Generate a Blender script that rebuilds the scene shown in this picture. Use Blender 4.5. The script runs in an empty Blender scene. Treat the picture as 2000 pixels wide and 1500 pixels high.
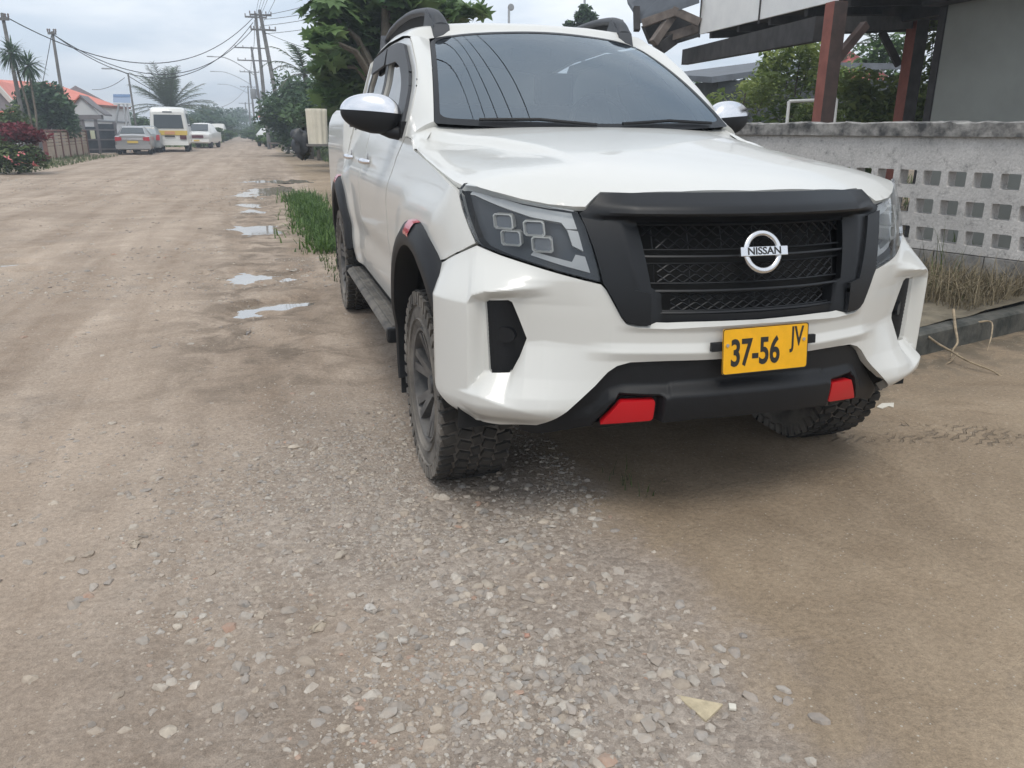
import bpy, bmesh, math, random
import numpy as np
from mathutils import Vector, Matrix, geometry
random.seed(7); rng = np.random.default_rng(7)
SC = bpy.context.scene; COL = SC.collection
PI = math.pi
def rad(a): return math.radians(a)
# ------------------------------------------------------------------ camera
CAM = np.array([-1.5236, -2.1450, 1.3294]); YAW, PITCH, ROLL, FPX = 0.301458, 0.310237, 0.008419, 1535.97
def cam_axes():
    f = np.array([math.sin(YAW)*math.cos(PITCH), math.cos(YAW)*math.cos(PITCH), -math.sin(PITCH)])
    r = np.array([math.cos(YAW), -math.sin(YAW), 0.]); u = np.cross(r, f)
    c, s = math.cos(ROLL), math.sin(ROLL)
    return np.array([c*r+s*u, -s*r+c*u, f])
AX = cam_axes()
cd = bpy.data.cameras.new('camera'); cam = bpy.data.objects.new('camera', cd); COL.objects.link(cam)
m = Matrix.Identity(4)
for i in range(3):
    m[i][0], m[i][1], m[i][2], m[i][3] = AX[0][i], AX[1][i], -AX[2][i], CAM[i]
cam.matrix_world = m
cd.sensor_width = 36; cd.lens = 36*FPX/2000; cd.clip_start = .05; cd.clip_end = 6000
SC.camera = cam
def at(u, v, d):      # real-world point d metres of depth along the view ray of a photo position
    return CAM + d*(AX.T @ np.array([(u-1000)/FPX, -(v-750)/FPX, 1.]))
def atg(u, v, z=0.):
    r = AX.T @ np.array([(u-1000)/FPX, -(v-750)/FPX, 1.]); return CAM + (z-CAM[2])/r[2]*r
def aty(u, v, y):
    r = AX.T @ np.array([(u-1000)/FPX, -(v-750)/FPX, 1.]); return CAM + (y-CAM[1])/r[1]*r
# ------------------------------------------------------------------ sky and sun
SUN_EL, SUN_AZ = rad(62), rad(200)      # azimuth of the sun, clockwise from +Y
w = bpy.data.worlds.new('World'); SC.world = w; w.use_nodes = True
nt = w.node_tree; N = nt.nodes; LK = nt.links
bg = N['Background']
sky = N.new('ShaderNodeTexSky'); sky.sky_type = 'NISHITA'; sky.sun_disc = False
sky.sun_elevation = SUN_EL; sky.sun_rotation = SUN_AZ; sky.air_density = 1.0; sky.dust_density = 2.5
tc = N.new('ShaderNodeTexCoord'); sep = N.new('ShaderNodeSeparateXYZ'); LK.new(tc.outputs['Generated'], sep.inputs[0])
# project the view direction on a cloud deck so the clouds flatten towards the horizon
zz = N.new('ShaderNodeMath'); zz.operation = 'MAXIMUM'; LK.new(sep.outputs['Z'], zz.inputs[0]); zz.inputs[1].default_value = 0.0
za = N.new('ShaderNodeMath'); za.operation = 'ADD'; LK.new(zz.outputs[0], za.inputs[0]); za.inputs[1].default_value = .16
vd = N.new('ShaderNodeVectorMath'); vd.operation = 'DIVIDE'; LK.new(tc.outputs['Generated'], vd.inputs[0])
cz = N.new('ShaderNodeCombineXYZ')
for k in range(3): LK.new(za.outputs[0], cz.inputs[k])
LK.new(cz.outputs[0], vd.inputs[1])
n1 = N.new('ShaderNodeTexNoise'); LK.new(vd.outputs[0], n1.inputs['Vector'])
n1.inputs['Scale'].default_value = 1.15; n1.inputs['Detail'].default_value = 6; n1.inputs['Roughness'].default_value = .52; n1.inputs['Distortion'].default_value = .3
cr = N.new('ShaderNodeValToRGB'); LK.new(n1.outputs['Fac'], cr.inputs[0])
cr.color_ramp.elements[0].position = .36; cr.color_ramp.elements[0].color = (5.5, 6.3, 7.3, 1)
cr.color_ramp.elements[1].position = .66; cr.color_ramp.elements[1].color = (8.6, 8.9, 9.3, 1)
mx = N.new('ShaderNodeMix'); mx.data_type = 'RGBA'; mx.inputs[0].default_value = .90
LK.new(sky.outputs[0], mx.inputs[6]); LK.new(cr.outputs[0], mx.inputs[7])
LK.new(mx.outputs[2], bg.inputs['Color']); bg.inputs['Strength'].default_value = .10
sd = bpy.data.lights.new('sun', 'SUN'); sd.energy = 1.2; sd.angle = rad(25); sd.color = (1, .95, .87)
so = bpy.data.objects.new('sun', sd); COL.objects.link(so)
sv = Vector((math.sin(SUN_AZ)*math.cos(SUN_EL), math.cos(SUN_AZ)*math.cos(SUN_EL), math.sin(SUN_EL)))
so.rotation_euler = sv.to_track_quat('Z', 'Y').to_euler(); so.location = (0, 0, 30)
SC.view_settings.view_transform = 'Standard'; SC.view_settings.look = 'None'; SC.view_settings.exposure = 0.53; SC.view_settings.gamma = 1
# ------------------------------------------------------------------ materials
def newmat(name):
    m = bpy.data.materials.new(name); m.use_nodes = True
    return m, m.node_tree.nodes, m.node_tree.links, m.node_tree.nodes['Principled BSDF']
def c4(c): return (c[0], c[1], c[2], 1)
def mat(name, col, rough=.6, metal=0, coat=0, spec=.5, var=0.0, vscale=6, col2=None, bump=0, bscale=40, detail=4, coords='Object', **kw):
    m, N, L, b = newmat(name)
    b.inputs['Base Color'].default_value = c4(col); b.inputs['Roughness'].default_value = rough; b.inputs['Metallic'].default_value = metal
    b.inputs['Coat Weight'].default_value = coat; b.inputs['Coat Roughness'].default_value = .04; b.inputs['Specular IOR Level'].default_value = spec
    if var or col2 is not None:
        t = N.new('ShaderNodeTexCoord'); n = N.new('ShaderNodeTexNoise'); L.new(t.outputs[coords], n.inputs['Vector'])
        n.inputs['Scale'].default_value = vscale; n.inputs['Detail'].default_value = detail; n.inputs['Roughness'].default_value = .6
        r = N.new('ShaderNodeValToRGB'); L.new(n.outputs['Fac'], r.inputs[0])
        if col2 is None: col2 = [min(1, c*(1+var)) for c in col]; col1 = [c*(1-var) for c in col]
        else: col1 = col
        r.color_ramp.elements[0].position = .35; r.color_ramp.elements[0].color = c4(col1)
        r.color_ramp.elements[1].position = .65; r.color_ramp.elements[1].color = c4(col2)
        L.new(r.outputs[0], b.inputs['Base Color'])
    if bump:
        t = N.new('ShaderNodeTexCoord'); n = N.new('ShaderNodeTexNoise'); L.new(t.outputs[coords], n.inputs['Vector'])
        n.inputs['Scale'].default_value = bscale; n.inputs['Detail'].default_value = 5
        bp = N.new('ShaderNodeBump'); bp.inputs['Strength'].default_value = bump; bp.inputs['Distance'].default_value = .01
        L.new(n.outputs['Fac'], bp.inputs['Height']); L.new(bp.outputs[0], b.inputs['Normal'])
    return m
M = {}
M['paint'] = mat('white_paint', (.60, .595, .562), .30, coat=.5)
M['black'] = mat('black_plastic', (.009, .0095, .011), .5, spec=.3, bump=.12, bscale=260)
M['satin'] = mat('satin_black', (.010, .011, .013), .40, spec=.32)
M['void'] = mat('dark_interior', (.006, .006, .006), .9)
M['seat'] = mat('seat_fabric', (.03, .03, .032), .9, var=.3)
M['chrome'] = mat('chrome', (.78, .78, .80), .22, metal=1)
M['silver'] = mat('badge_silver', (.72, .72, .73), .22, metal=1)
M['red'] = mat('red_accent', (.50, .006, .012), .35)
M['reflector'] = mat('red_reflector', (.45, .01, .03), .15, coat=.5)
M['visor'] = mat('smoked_plastic', (.035, .038, .044), .5)
M['rubber'] = mat('dusty_rubber', (.055, .051, .046), .92, col2=(.24, .215, .185), vscale=4, detail=8, bump=.3, bscale=120)
M['tread'] = mat('tread_rubber', (.014, .0135, .013), .9, col2=(.050, .045, .039), vscale=7, detail=8)
M['rim'] = mat('dusty_rim', (.06, .06, .062), .55, col2=(.17, .16, .148), vscale=7, metal=.3)
M['board'] = mat('dusty_step', (.06, .055, .05), .75, col2=(.15, .135, .115), vscale=9)
M['plate'] = mat('plate_yellow', (.80, .40, .004), .38, var=.05, vscale=30)
M['plate_ink'] = mat('plate_ink', (.015, .015, .012), .5)
M['led'] = mat('led_lens', (.14, .15, .16), .08, coat=.6)
M['led_frame'] = mat('led_frame', (.88, .86, .80), .3, coat=.5)
M['lampback'] = mat('lamp_bowl', (.055, .062, .070), .35)
M['drl'] = mat('light_guide', (.72, .71, .68), .25, coat=.4)
M['flap'] = mat('mud_flap_rubber', (.02, .02, .02), .8)
def glass(name, tint, ior=1.6, rough=.0, refl=(1, 1, 1)):
    m, N, L, b = newmat(name); N.remove(b)
    o = [n for n in N if n.type == 'OUTPUT_MATERIAL'][0]
    t = N.new('ShaderNodeBsdfTransparent'); t.inputs[0].default_value = c4(tint)
    g = N.new('ShaderNodeBsdfGlossy'); g.inputs['Roughness'].default_value = rough; g.inputs['Color'].default_value = c4(refl)
    f = N.new('ShaderNodeFresnel'); f.inputs['IOR'].default_value = ior
    x = N.new('ShaderNodeMixShader'); L.new(f.outputs[0], x.inputs[0]); L.new(t.outputs[0], x.inputs[1]); L.new(g.outputs[0], x.inputs[2])
    L.new(x.outputs[0], o.inputs['Surface']); return m
M['windshield'] = glass('windshield_glass', (.45, .50, .52), 2.8, refl=(.80, .90, .98))
M['window'] = glass('tinted_glass', (.10, .11, .12), 2.4)
M['lens'] = glass('clear_lens', (.90, .92, .94), 1.5)
# ------------------------------------------------------------------ mesh helpers
def tag(o, label=None, cat=None, group=None, kind=None):
    if label: o['label'] = label
    if cat: o['category'] = cat
    if group: o['group'] = group
    if kind: o['kind'] = kind
    return o
def link(o, parent=None):
    COL.objects.link(o)
    if parent is not None:
        o.parent = parent
    return o
def world_loc(o):
    v = Vector((0, 0, 0))
    while o is not None: v = v+o.location; o = o.parent
    return v
def empty(name, loc, label=None, cat=None, group=None):
    o = bpy.data.objects.new(name, None); COL.objects.link(o); o.location = loc; o.empty_display_size = .2
    return tag(o, label, cat, group)
class MB:
    def __init__(s): s.v = []; s.f = []; s.mi = []; s.n = 0
    def add(s, V, F, mi=0):
        V = np.asarray(V, float).reshape(-1, 3); s.v.append(V)
        s.f += [tuple(i+s.n for i in f) for f in F]; s.mi += [mi]*len(F); s.n += len(V); return s
    def box(s, c, size, rot=None, mi=0, taper=None):
        x, y, z = [a/2 for a in size]
        V = np.array([(-x,-y,-z),(x,-y,-z),(x,y,-z),(-x,y,-z),(-x,-y,z),(x,-y,z),(x,y,z),(-x,y,z)])
        if taper: V[4:, :2] *= taper
        if rot is not None: V = V@np.array(rot).T
        return s.add(V+np.array(c), [(3,2,1,0),(4,5,6,7),(0,1,5,4),(1,2,6,5),(2,3,7,6),(3,0,4,7)], mi)
    def beam(s, a, b, w, h=None, up=(0, 0, 1), mi=0):
        a = np.array(a, float); b = np.array(b, float); h = h or w
        d = b-a; l = np.linalg.norm(d); d /= l; up = np.array(up, float)
        if abs(d@up) > .98: up = np.array([1., 0, 0])
        x = np.cross(d, up); x /= np.linalg.norm(x); z = np.cross(x, d)
        return s.box((a+b)/2, (w, l, h), np.stack([x, d, z], 1), mi)
    def tube(s, pts, r, n=8, mi=0, cap=True):
        pts = [np.array(p, float) for p in pts]; k = len(pts)
        rr = [r]*k if np.isscalar(r) else list(r); V = []; F = []
        px = None
        for i, p in enumerate(pts):
            t = pts[min(i+1, k-1)]-pts[max(i-1, 0)]; t = t/(np.linalg.norm(t)+1e-12)
            if px is None:
                px = np.cross(t, (0, 0, 1) if abs(t[2]) < .9 else (1, 0, 0))
            px = px-t*(px@t); px /= np.linalg.norm(px); py = np.cross(t, px)
            for j in range(n):
                a = 2*PI*j/n; V.append(p+rr[i]*(math.cos(a)*px+math.sin(a)*py))
        for i in range(k-1):
            for j in range(n): F.append((i*n+j, i*n+(j+1) % n, (i+1)*n+(j+1) % n, (i+1)*n+j))
        if cap: F.append(tuple(range(n))[::-1]); F.append(tuple((k-1)*n+j for j in range(n)))
        return s.add(V, F, mi)
    def grid(s, P, mi=0, closed=False, flip=False):
        P = np.asarray(P, float); a, b = P.shape[:2]; F = []
        for i in range(a-1):
            for j in range(b if closed else b-1):
                j2 = (j+1) % b; q = (i*b+j, i*b+j2, (i+1)*b+j2, (i+1)*b+j); F.append(q[::-1] if flip else q)
        return s.add(P.reshape(-1, 3), F, mi)
    def lathe(s, prof, c, axis=0, n=32, mi=0):
        # prof: list of (axial, radius)
        P = []
        for a, r in prof:
            row = []
            for j in range(n):
                t = 2*PI*j/n; q = [0, 0, 0]; q[axis] = a; q[(axis+1) % 3] = r*math.cos(t); q[(axis+2) % 3] = r*math.sin(t); row.append(q)
            P.append(row)
        return s.grid(np.array(P)+np.array(c), mi, closed=True)
    def prism(s, poly, d, mi=0):
        # poly: list of 3d points, d: 3d offset
        P = np.array(poly, float); n = len(P); d = np.array(d, float)
        return s.add(np.vstack([P, P+d]), [tuple(range(n))[::-1], tuple(range(n, 2*n))]+[(i, (i+1) % n, n+(i+1) % n, n+i) for i in range(n)], mi)
    def build(s, name, mats, parent=None, smooth=None, bevel=0, loc=None):
        me = bpy.data.meshes.new(name)
        V = np.vstack(s.v) if s.v else np.zeros((0, 3))
        off = np.array(loc) if loc is not None else (np.array(world_loc(parent)) if parent is not None else np.zeros(3))
        me.from_pydata((V-off).tolist(), [], s.f)
        if not isinstance(mats, (list, tuple)): mats = [mats]
        for mt in mats: me.materials.append(mt)
        me.polygons.foreach_set('material_index', s.mi)
        bm = bmesh.new(); bm.from_mesh(me); bmesh.ops.recalc_face_normals(bm, faces=bm.faces)
        if bevel: bmesh.ops.bevel(bm, geom=[e for e in bm.edges if len(e.link_faces) == 2 and e.calc_face_angle(0) > .5], offset=bevel, segments=2, affect='EDGES', profile=.6)
        bm.to_mesh(me); bm.free()
        if smooth is not None:
            me.polygons.foreach_set('use_smooth', [True]*len(me.polygons)); me.set_sharp_from_angle(angle=rad(smooth))
        me.update()
        o = bpy.data.objects.new(name, me); link(o, parent)
        if loc is not None: o.location = loc
        return o
def copy_tree(o, parent=None):
    c = o.copy(); COL.objects.link(c)
    if parent is not None: c.parent = parent
    for ch in list(o.children): copy_tree(ch, c)
    return c
def catmull(P, n=10, closed=False):
    P = np.asarray(P, float)
    Q = np.vstack([P[-1:], P, P[:2]]) if closed else np.vstack([2*P[0]-P[1], P, 2*P[-1]-P[-2]])
    out = []
    for i in range(1, len(Q)-2):
        for t in np.linspace(0, 1, n, endpoint=False):
            a, b, c, d = Q[i-1:i+3]
            out.append(.5*((2*b)+(c-a)*t+(2*a-5*b+4*c-d)*t*t+(3*b-a-3*c+d)*t**3))
    if not closed: out.append(P[-1])
    return np.array(out)
def inpoly(P, poly):
    x, y = P[:, 0], P[:, 1]; ins = np.zeros(len(P), bool); n = len(poly); j = n-1
    for i in range(n):
        xi, yi = poly[i]; xj, yj = poly[j]
        c = ((yi > y) != (yj > y)) & (x < (xj-xi)*(y-yi)/((yj-yi) if yj != yi else 1e-12)+xi)
        ins ^= c; j = i
    return ins
def densify(poly, step):
    out = []; n = len(poly)
    for i in range(n):
        a = np.array(poly[i], float); b = np.array(poly[(i+1) % n], float); k = max(1, int(round(np.linalg.norm(b-a)/step)))
        for j in range(k): out.append(a+(b-a)*j/k)
    return np.array(out)
def rounded(poly, r, n=4):
    # round the corners of a 2d polygon; r scalar or per-corner list
    out = []; k = len(poly)
    for i in range(k):
        p = np.array(poly[i], float); a = np.array(poly[i-1], float); b = np.array(poly[(i+1) % k], float)
        ri = r if np.isscalar(r) else r[i]
        if ri <= 0: out.append(p); continue
        da = a-p; db = b-p; la, lb = np.linalg.norm(da), np.linalg.norm(db)
        q = min(ri, la*.45, lb*.45); p0 = p+da/la*q; p1 = p+db/lb*q
        for t in np.linspace(0, 1, n+1): out.append((1-t)**2*p0+2*t*(1-t)*p+t*t*p1)
    return [tuple(q) for q in out]
def inset2(poly, d):
    P = np.array(poly, float); n = len(P)
    A = .5*np.sum(P[:, 0]*np.roll(P[:, 1], -1)-np.roll(P[:, 0], -1)*P[:, 1]); sg = 1 if A > 0 else -1
    out = []
    for i in range(n):
        e0 = P[i]-P[i-1]; e1 = P[(i+1) % n]-P[i]; e0 = e0/(np.linalg.norm(e0)+1e-9); e1 = e1/(np.linalg.norm(e1)+1e-9)
        n0 = np.array([-e0[1], e0[0]]); n1 = np.array([-e1[1], e1[0]]); nn = n0+n1; nn = nn*2/max(.7, nn@nn)
        out.append(P[i]+sg*d*nn)
    return out
def panel(outline, mapf, name, mt, parent, holes=(), step=.015, thick=.014, gap=0.0, smooth=40, side=1, grow=None):
    """a sheet-metal panel: a 2d region (u,v) laid on the surface mapf(u,v), with a folded rim. side: sign of the outward normal"""
    if gap: outline = inset2(outline, gap)
    loops = [densify(outline, step)]+[densify(h, step) for h in holes]
    allb = np.vstack(loops); lo, hi = allb.min(0), allb.max(0)
    gx, gy = np.meshgrid(np.arange(lo[0]+step*.5, hi[0], step), np.arange(lo[1]+step*.5, hi[1], step*.9))
    gx = gx+np.where((np.arange(gx.shape[0]) % 2)[:, None], step*.5, 0)
    I = np.stack([gx.ravel(), gy.ravel()], 1); ok = inpoly(I, loops[0])
    for h in loops[1:]: ok &= ~inpoly(I, h)
    I = I[ok]
    keep = np.ones(len(I), bool)
    for k in range(0, len(allb), 200):
        keep &= (np.hypot(I[:, None, 0]-allb[None, k:k+200, 0], I[:, None, 1]-allb[None, k:k+200, 1]).min(1) > step*.55)
    I = I[keep]; pts = np.vstack([allb, I]); edges = []; b = 0
    for l in loops: edges += [(b+i, b+(i+1) % len(l)) for i in range(len(l))]; b += len(l)
    rv, re, rf, ov, oe, of = geometry.delaunay_2d_cdt([Vector(p) for p in pts], edges, [], 0, 1e-7)
    V2 = np.array([tuple(p) for p in rv]); T = np.array([f for f in rf if len(f) == 3])
    cen = V2[T].mean(1); ok = inpoly(cen, loops[0])
    for h in loops[1:]: ok &= ~inpoly(cen, h)
    T = T[ok]
    P = mapf(V2[:, 0], V2[:, 1]); e = 1e-3
    Nn = np.cross(mapf(V2[:, 0]+e, V2[:, 1])-mapf(V2[:, 0]-e, V2[:, 1]), mapf(V2[:, 0], V2[:, 1]+e)-mapf(V2[:, 0], V2[:, 1]-e))
    Nn /= np.linalg.norm(Nn, axis=1)[:, None]+1e-12; Nn *= side
    fn = np.cross(P[T[:, 1]]-P[T[:, 0]], P[T[:, 2]]-P[T[:, 0]]); flip = np.sum(fn*Nn[T[:, 0]], 1) < 0
    T[flip] = T[flip][:, ::-1]
    mb = MB(); mb.add(P, [tuple(t) for t in T])
    if thick:
        ed = {}
        for t in T:
            for i in range(3): ed[(t[i], t[(i+1) % 3])] = 1
        bd = [q for q in ed if (q[1], q[0]) not in ed]
        idx = sorted({i for q in bd for i in q}); mp = {v: k for k, v in enumerate(idx)}
        W = np.array([P[i]-Nn[i]*thick for i in idx]); nb = len(P); V0 = P[idx]
        mb.add(np.vstack([V0, W]), [(mp[b2], mp[a2], mp[a2]+len(idx), mp[b2]+len(idx)) for a2, b2 in bd])
    me = bpy.data.meshes.new(name); V = np.vstack(mb.v)-np.array(world_loc(parent)); me.from_pydata(V.tolist(), [], mb.f)
    me.materials.append(mt); me.polygons.foreach_set('use_smooth', [True]*len(me.polygons)); me.set_sharp_from_angle(angle=rad(smooth)); me.update()
    o = bpy.data.objects.new(name, me); return link(o, parent)
def text_mesh(body, name, size, origin, ux, uy, depth, mt, parent, sx=1.0, bold=0.0, align='CENTER'):
    cu = bpy.data.curves.new(name, 'FONT'); cu.body = body; cu.size = size; cu.extrude = depth; cu.offset = bold; cu.align_x = align; cu.align_y = 'CENTER'; cu.resolution_u = 4
    t = bpy.data.objects.new(name, cu); COL.objects.link(t)
    dg = bpy.context.evaluated_depsgraph_get(); me = bpy.data.meshes.new_from_object(t.evaluated_get(dg))
    bpy.data.objects.remove(t)
    V = np.zeros(len(me.vertices)*3); me.vertices.foreach_get('co', V); V = V.reshape(-1, 3); V[:, 0] *= sx
    ux = np.array(ux, float); uy = np.array(uy, float); ux /= np.linalg.norm(ux); uy = uy-ux*(uy@ux); uy /= np.linalg.norm(uy); nz = np.cross(ux, uy)
    W = np.array(origin)+V[:, :1]*ux+V[:, 1:2]*uy+V[:, 2:3]*nz-np.array(world_loc(parent))
    me.vertices.foreach_set('co', W.ravel()); me.materials.clear(); me.materials.append(mt); me.update(); me.name = name
    o = bpy.data.objects.new(name, me); return link(o, parent)
def sstep(a, b, x): t = np.clip((x-a)/(b-a), 0, 1); return t*t*(3-2*t)
# ================================================================== the pickup truck
TR = empty('pickup_truck', (0, 2.3, 0), 'white double cab pickup truck parked at the roadside, black grille and yellow number plate', 'pickup truck')
PC = np.array([(0,.015),(.1,.019),(.2,.03),(.3,.052),(.4,.08),(.5,.113),(.6,.147),(.70,.185),(.80,.24),(.87,.305),(.92,.39),(.95,.49),(.962,.60),(.965,.72)])
PD = catmull(PC, 12); PS = np.concatenate([[0], np.cumsum(np.hypot(*np.diff(PD, axis=0).T))])
_t = np.gradient(PD, axis=0); _t /= np.hypot(_t[:, 0], _t[:, 1])[:, None]; PN = np.stack([_t[:, 1], -_t[:, 0]], 1); PN[:, 0] *= np.clip(PD[:, 0]/.08, 0, 1)
def yoff(x, z):
    t = np.clip(z-.75, 0, None); u = np.clip(.50-z, 0, None)
    return .7*t*t+.06*sstep(.6, .85, x)*sstep(.8, .95, z)+1.6*u*u
def fsurf(s, z, off=0.0):
    s = np.asarray(s, float); z = np.asarray(z, float); sg = np.where(s < 0, -1, 1); a = np.abs(s)
    x = np.interp(a, PS, PD[:, 0]); y = np.interp(a, PS, PD[:, 1]); nx = np.interp(a, PS, PN[:, 0]); ny = np.interp(a, PS, PN[:, 1])
    y = y+yoff(x, z)
    return np.stack([sg*(x+off*nx), y+off*ny, z+0*x], -1)
def mirror(half):      # half outline from the centre top to the centre bottom (s>=0) -> full outline
    h = [tuple(p) for p in half]
    return h+[(-s, z) for s, z in h[::-1] if s > 1e-6]
# ---- bumper relief
def rimz(a): return np.interp(a, [.45, .684, .84, .905, .95, 1.2], [.39, .436, .478, .500, .50, .48])
def cl(x): return np.clip(x, 0, 1)
def relief_bumper(s, z):
    a = np.abs(s); fo = 1-sstep(1.10, 1.24, a)
    # cheek hollow that runs into the lamp pocket
    hol = -.034*cl((a-.50)/.28)*(1-sstep(.80, .918, a))
    hol = hol*np.interp(z, [.50, .56, .66, .80, .88], [.2, .7, 1, .75, 0])
    # lower plane: from the crease forward to the rim
    zc = np.interp(a, [0, .46, .72, .779, .83, 1.2], [.655, .663, .680, .672, .566, .566]); zb = rimz(a)
    ob = .072*cl((zc-z)/np.maximum(zc-zb, .03))*cl((a-.36)/.34)*(1-.22*sstep(.90, 1.0, a))*(1-.72*sstep(.47, .375, z))
    # lamp frame: top shelf with a front edge, outer post
    ze = np.interp(a, [.60, .727, .89, .932, .950, 1.2], [.872, .862, .848, .832, .802, .800])
    zt = np.interp(a, [.60, .753, .92, .983, 1.098, 1.30], [.890, .925, .968, .945, .902, .842])
    shelf = cl((zt-z)/np.maximum(zt-ze, .02))
    bar = cl((z-ze+.036)/.030)
    post = sstep(.921, .950, a)
    lip = .012*cl(1-np.abs(z-.652)/.030)*(1-sstep(.45, .62, a))+.012*sstep(.715, .745, z)*(1-sstep(.40, .5, a))
    roll = -.03*sstep(.43, .36, z)*sstep(.6, .8, a)
    low = ob*(1-sstep(1.10, 1.24, a))
    fw = sstep(.66, .93, a)*shelf*np.maximum(bar, post)*fo
    return np.maximum(hol+low, hol*(1-fw)+.056*fw*(1-.5*sstep(.47, .375, z)))+lip+roll
FOG = [(.919,.799),(.905,.807),(.841,.810),(.829,.804),(.804,.744),(.779,.683),(.802,.621),(.828,.571),(.837,.565),(.895,.563),(.904,.571)]
bump_half = [(0,.744),(.20,.740),(.32,.733),(.42,.737),(.455,.748),(.472,.77),(.521,.857),(.536,.872),(.586,.883),(.672,.904),(.753,.925),(.838,.947),(.901,.966),(.922,.972),(.983,.948),(1.098,.906),(1.275,.852),
  (1.245,.77),(1.165,.66),(1.172,.605),(1.158,.545),(1.125,.488),(1.075,.442),(1.02,.406),(.97,.380),(.93,.369),(.86,.369),(.729,.385),(.636,.459),(.547,.540),(.506,.586),(.477,.606),(.435,.618),(.30,.623),(.148,.625),(0,.626)]
fogR = [(s, z) for s, z in FOG]; fogL = [(-s, z) for s, z in FOG]
bumper = panel(mirror(bump_half), lambda s, z: fsurf(s, z, relief_bumper(s, z)), 'front_bumper', M['paint'], TR, holes=[fogR, fogL], step=.0048, thick=.03, gap=.0015, smooth=45)
def fbox(mb, s0, z0, ds, dz, o0, o1, mi=0):   # small block standing on the nose surface
    q = [(s0-ds/2, z0-dz/2), (s0+ds/2, z0-dz/2), (s0+ds/2, z0+dz/2), (s0-ds/2, z0+dz/2)]
    A = [fsurf(s, z, o0) for s, z in q]; B = [fsurf(s, z, o1) for s, z in q]
    mb.add(np.array(A+B), [(0,1,2,3),(7,6,5,4),(0,4,5,1),(1,5,6,2),(2,6,7,3),(3,7,4,0)], mi)
def fpoly(mb, poly, o0, o1, mi=0, step=.02):  # extruded patch following the nose surface
    P = densify(poly, step); n = len(P)
    B = np.array([fsurf(s, z, o0) for s, z in P]); T = np.array([fsurf(s, z, o1) for s, z in P])
    mb.add(np.vstack([B, T]), [tuple(range(n)), tuple(range(2*n-1, n-1, -1))]+[(i, (i+1) % n, n+(i+1) % n, n+i) for i in range(n)], mi)
for sg in (1, -1):
    pk = panel([(sg*s*1.0, z) for s, z in inset2(FOG, -.012)], lambda s, z: fsurf(s, z, -.050*(1-sstep(.80, .93, np.abs(s)))-.010+.0012*np.sin(z*420)), 'fog_lamp_recess', M['black'], TR, step=.008, thick=0, smooth=60)
    mb = MB()
    ring = [(.857+.036*math.cos(t), .690+.026*math.sin(t)*(1.0)) for t in np.linspace(0, 2*PI, 24, endpoint=False)]
    fpoly(mb, [(sg*s, z) for s, z in ring], -.06, -.026); mb.build('fog_lamp_cover', M['satin'], pk, smooth=30)
# ---- grille surround and bonnet trim
sur_half = [(0,1.152),(.30,1.151),(.512,1.148),(.563,1.099),(.588,1.088),(.573,1.05),(.556,.983),(.540,.915),(.533,.876),(.519,.858),(.470,.770),(.453,.750),(.42,.740),(.32,.736),(.20,.743),(0,.747)]
GR = [(0,1.06),(.407,1.057),(.390,.955),(.374,.858),(.340,.838),(.335,.772),(0,.770)]
def relief_sur(s, z):
    a = np.abs(s)
    edge = np.interp(a, [0, .41, .43, .56], [1, 1, .9, .1])
    top = .042*edge*(1-np.clip((z-1.110)/.042, 0, 1))*sstep(1.066, 1.088, z)
    bev = -.030*cl(1-(a-np.interp(z, [.75, .85, 1.06], [.334, .362, .404]))/.055)*(1-sstep(1.05, 1.075, z))
    return top+bev
surround = panel(mirror(sur_half), lambda s, z: fsurf(s, z, relief_sur(s, z)), 'grille_surround', M['satin'], TR, holes=[mirror(GR)], step=.009, thick=.04, smooth=28, gap=.001)
for sg in (1, -1):
    panel([(sg*s, z) for s, z in [(.505,1.062),(.583,1.075),(.572,1.045),(.553,.980),(.537,.912),(.530,.876),(.516,.856),(.468,.768),(.450,.752),(.418,.745),(.378,.745),(.380,.846),(.430,.856)]], lambda s, z: fsurf(s, z, .012), 'surround_trim', M['satin'], surround, step=.012, thick=.014)
mb = MB()
gs = np.linspace(-.44, .44, 40); gz = np.linspace(.74, 1.08, 16)
mb.grid(np.array([[fsurf(s, z, -.10) for s in gs] for z in gz]))
mb.build('grille_backing', M['void'], surround, smooth=60)
def inner(z): return np.interp(z, [.75, .838, .858, 1.06], [.335, .34, .374, .407])
mb = MB()
def rod(pts, r, o, n=5): mb.tube([fsurf(s, z, o) for s, z in pts], r, n=n, cap=False)
for zb, r in ((.952, .0055), (.845, .0055), (1.052, .006), (.775, .006)):
    w_ = inner(zb)+.01; rod([(s, zb) for s in np.linspace(-w_, w_, 21)], r, -.034)
for z0, z1, rows in ((.972, 1.048, 2), (.868, .930, 2), (.780, .838, 2)):
    h = (z1-z0)/rows; wd = .105
    for rI in range(rows+1):
        zr = z0+rI*h; w_ = inner(zr)
        if rI in (0, rows): rod([(s, zr) for s in np.linspace(-w_, w_, 17)], .003, -.045, 4)
    for rI in range(rows):
        zm = z0+(rI+.5)*h
        for ph in (1, -1):
            ks = np.arange(-12, 13); pts = [(k*wd*.42, zm+ph*(1 if k % 2 else -1)*h*.5) for k in ks if abs(k*wd*.42) < inner(zm)]
            rod([((a[0]+b[0])/2+(a[0]-b[0])*f, (a[1]+b[1])/2+(a[1]-b[1])*f*.9) for a, b in zip(pts[1:], pts[:-1]) for f in (-.42, .42)], .0030, -.046, 4)
    for s0 in np.arange(-.36, .37, .12): rod([(s0, z0), (s0, z1)], .002, -.05, 4)
mb.build('grille_mesh', M['satin'], surround, smooth=40)
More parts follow.
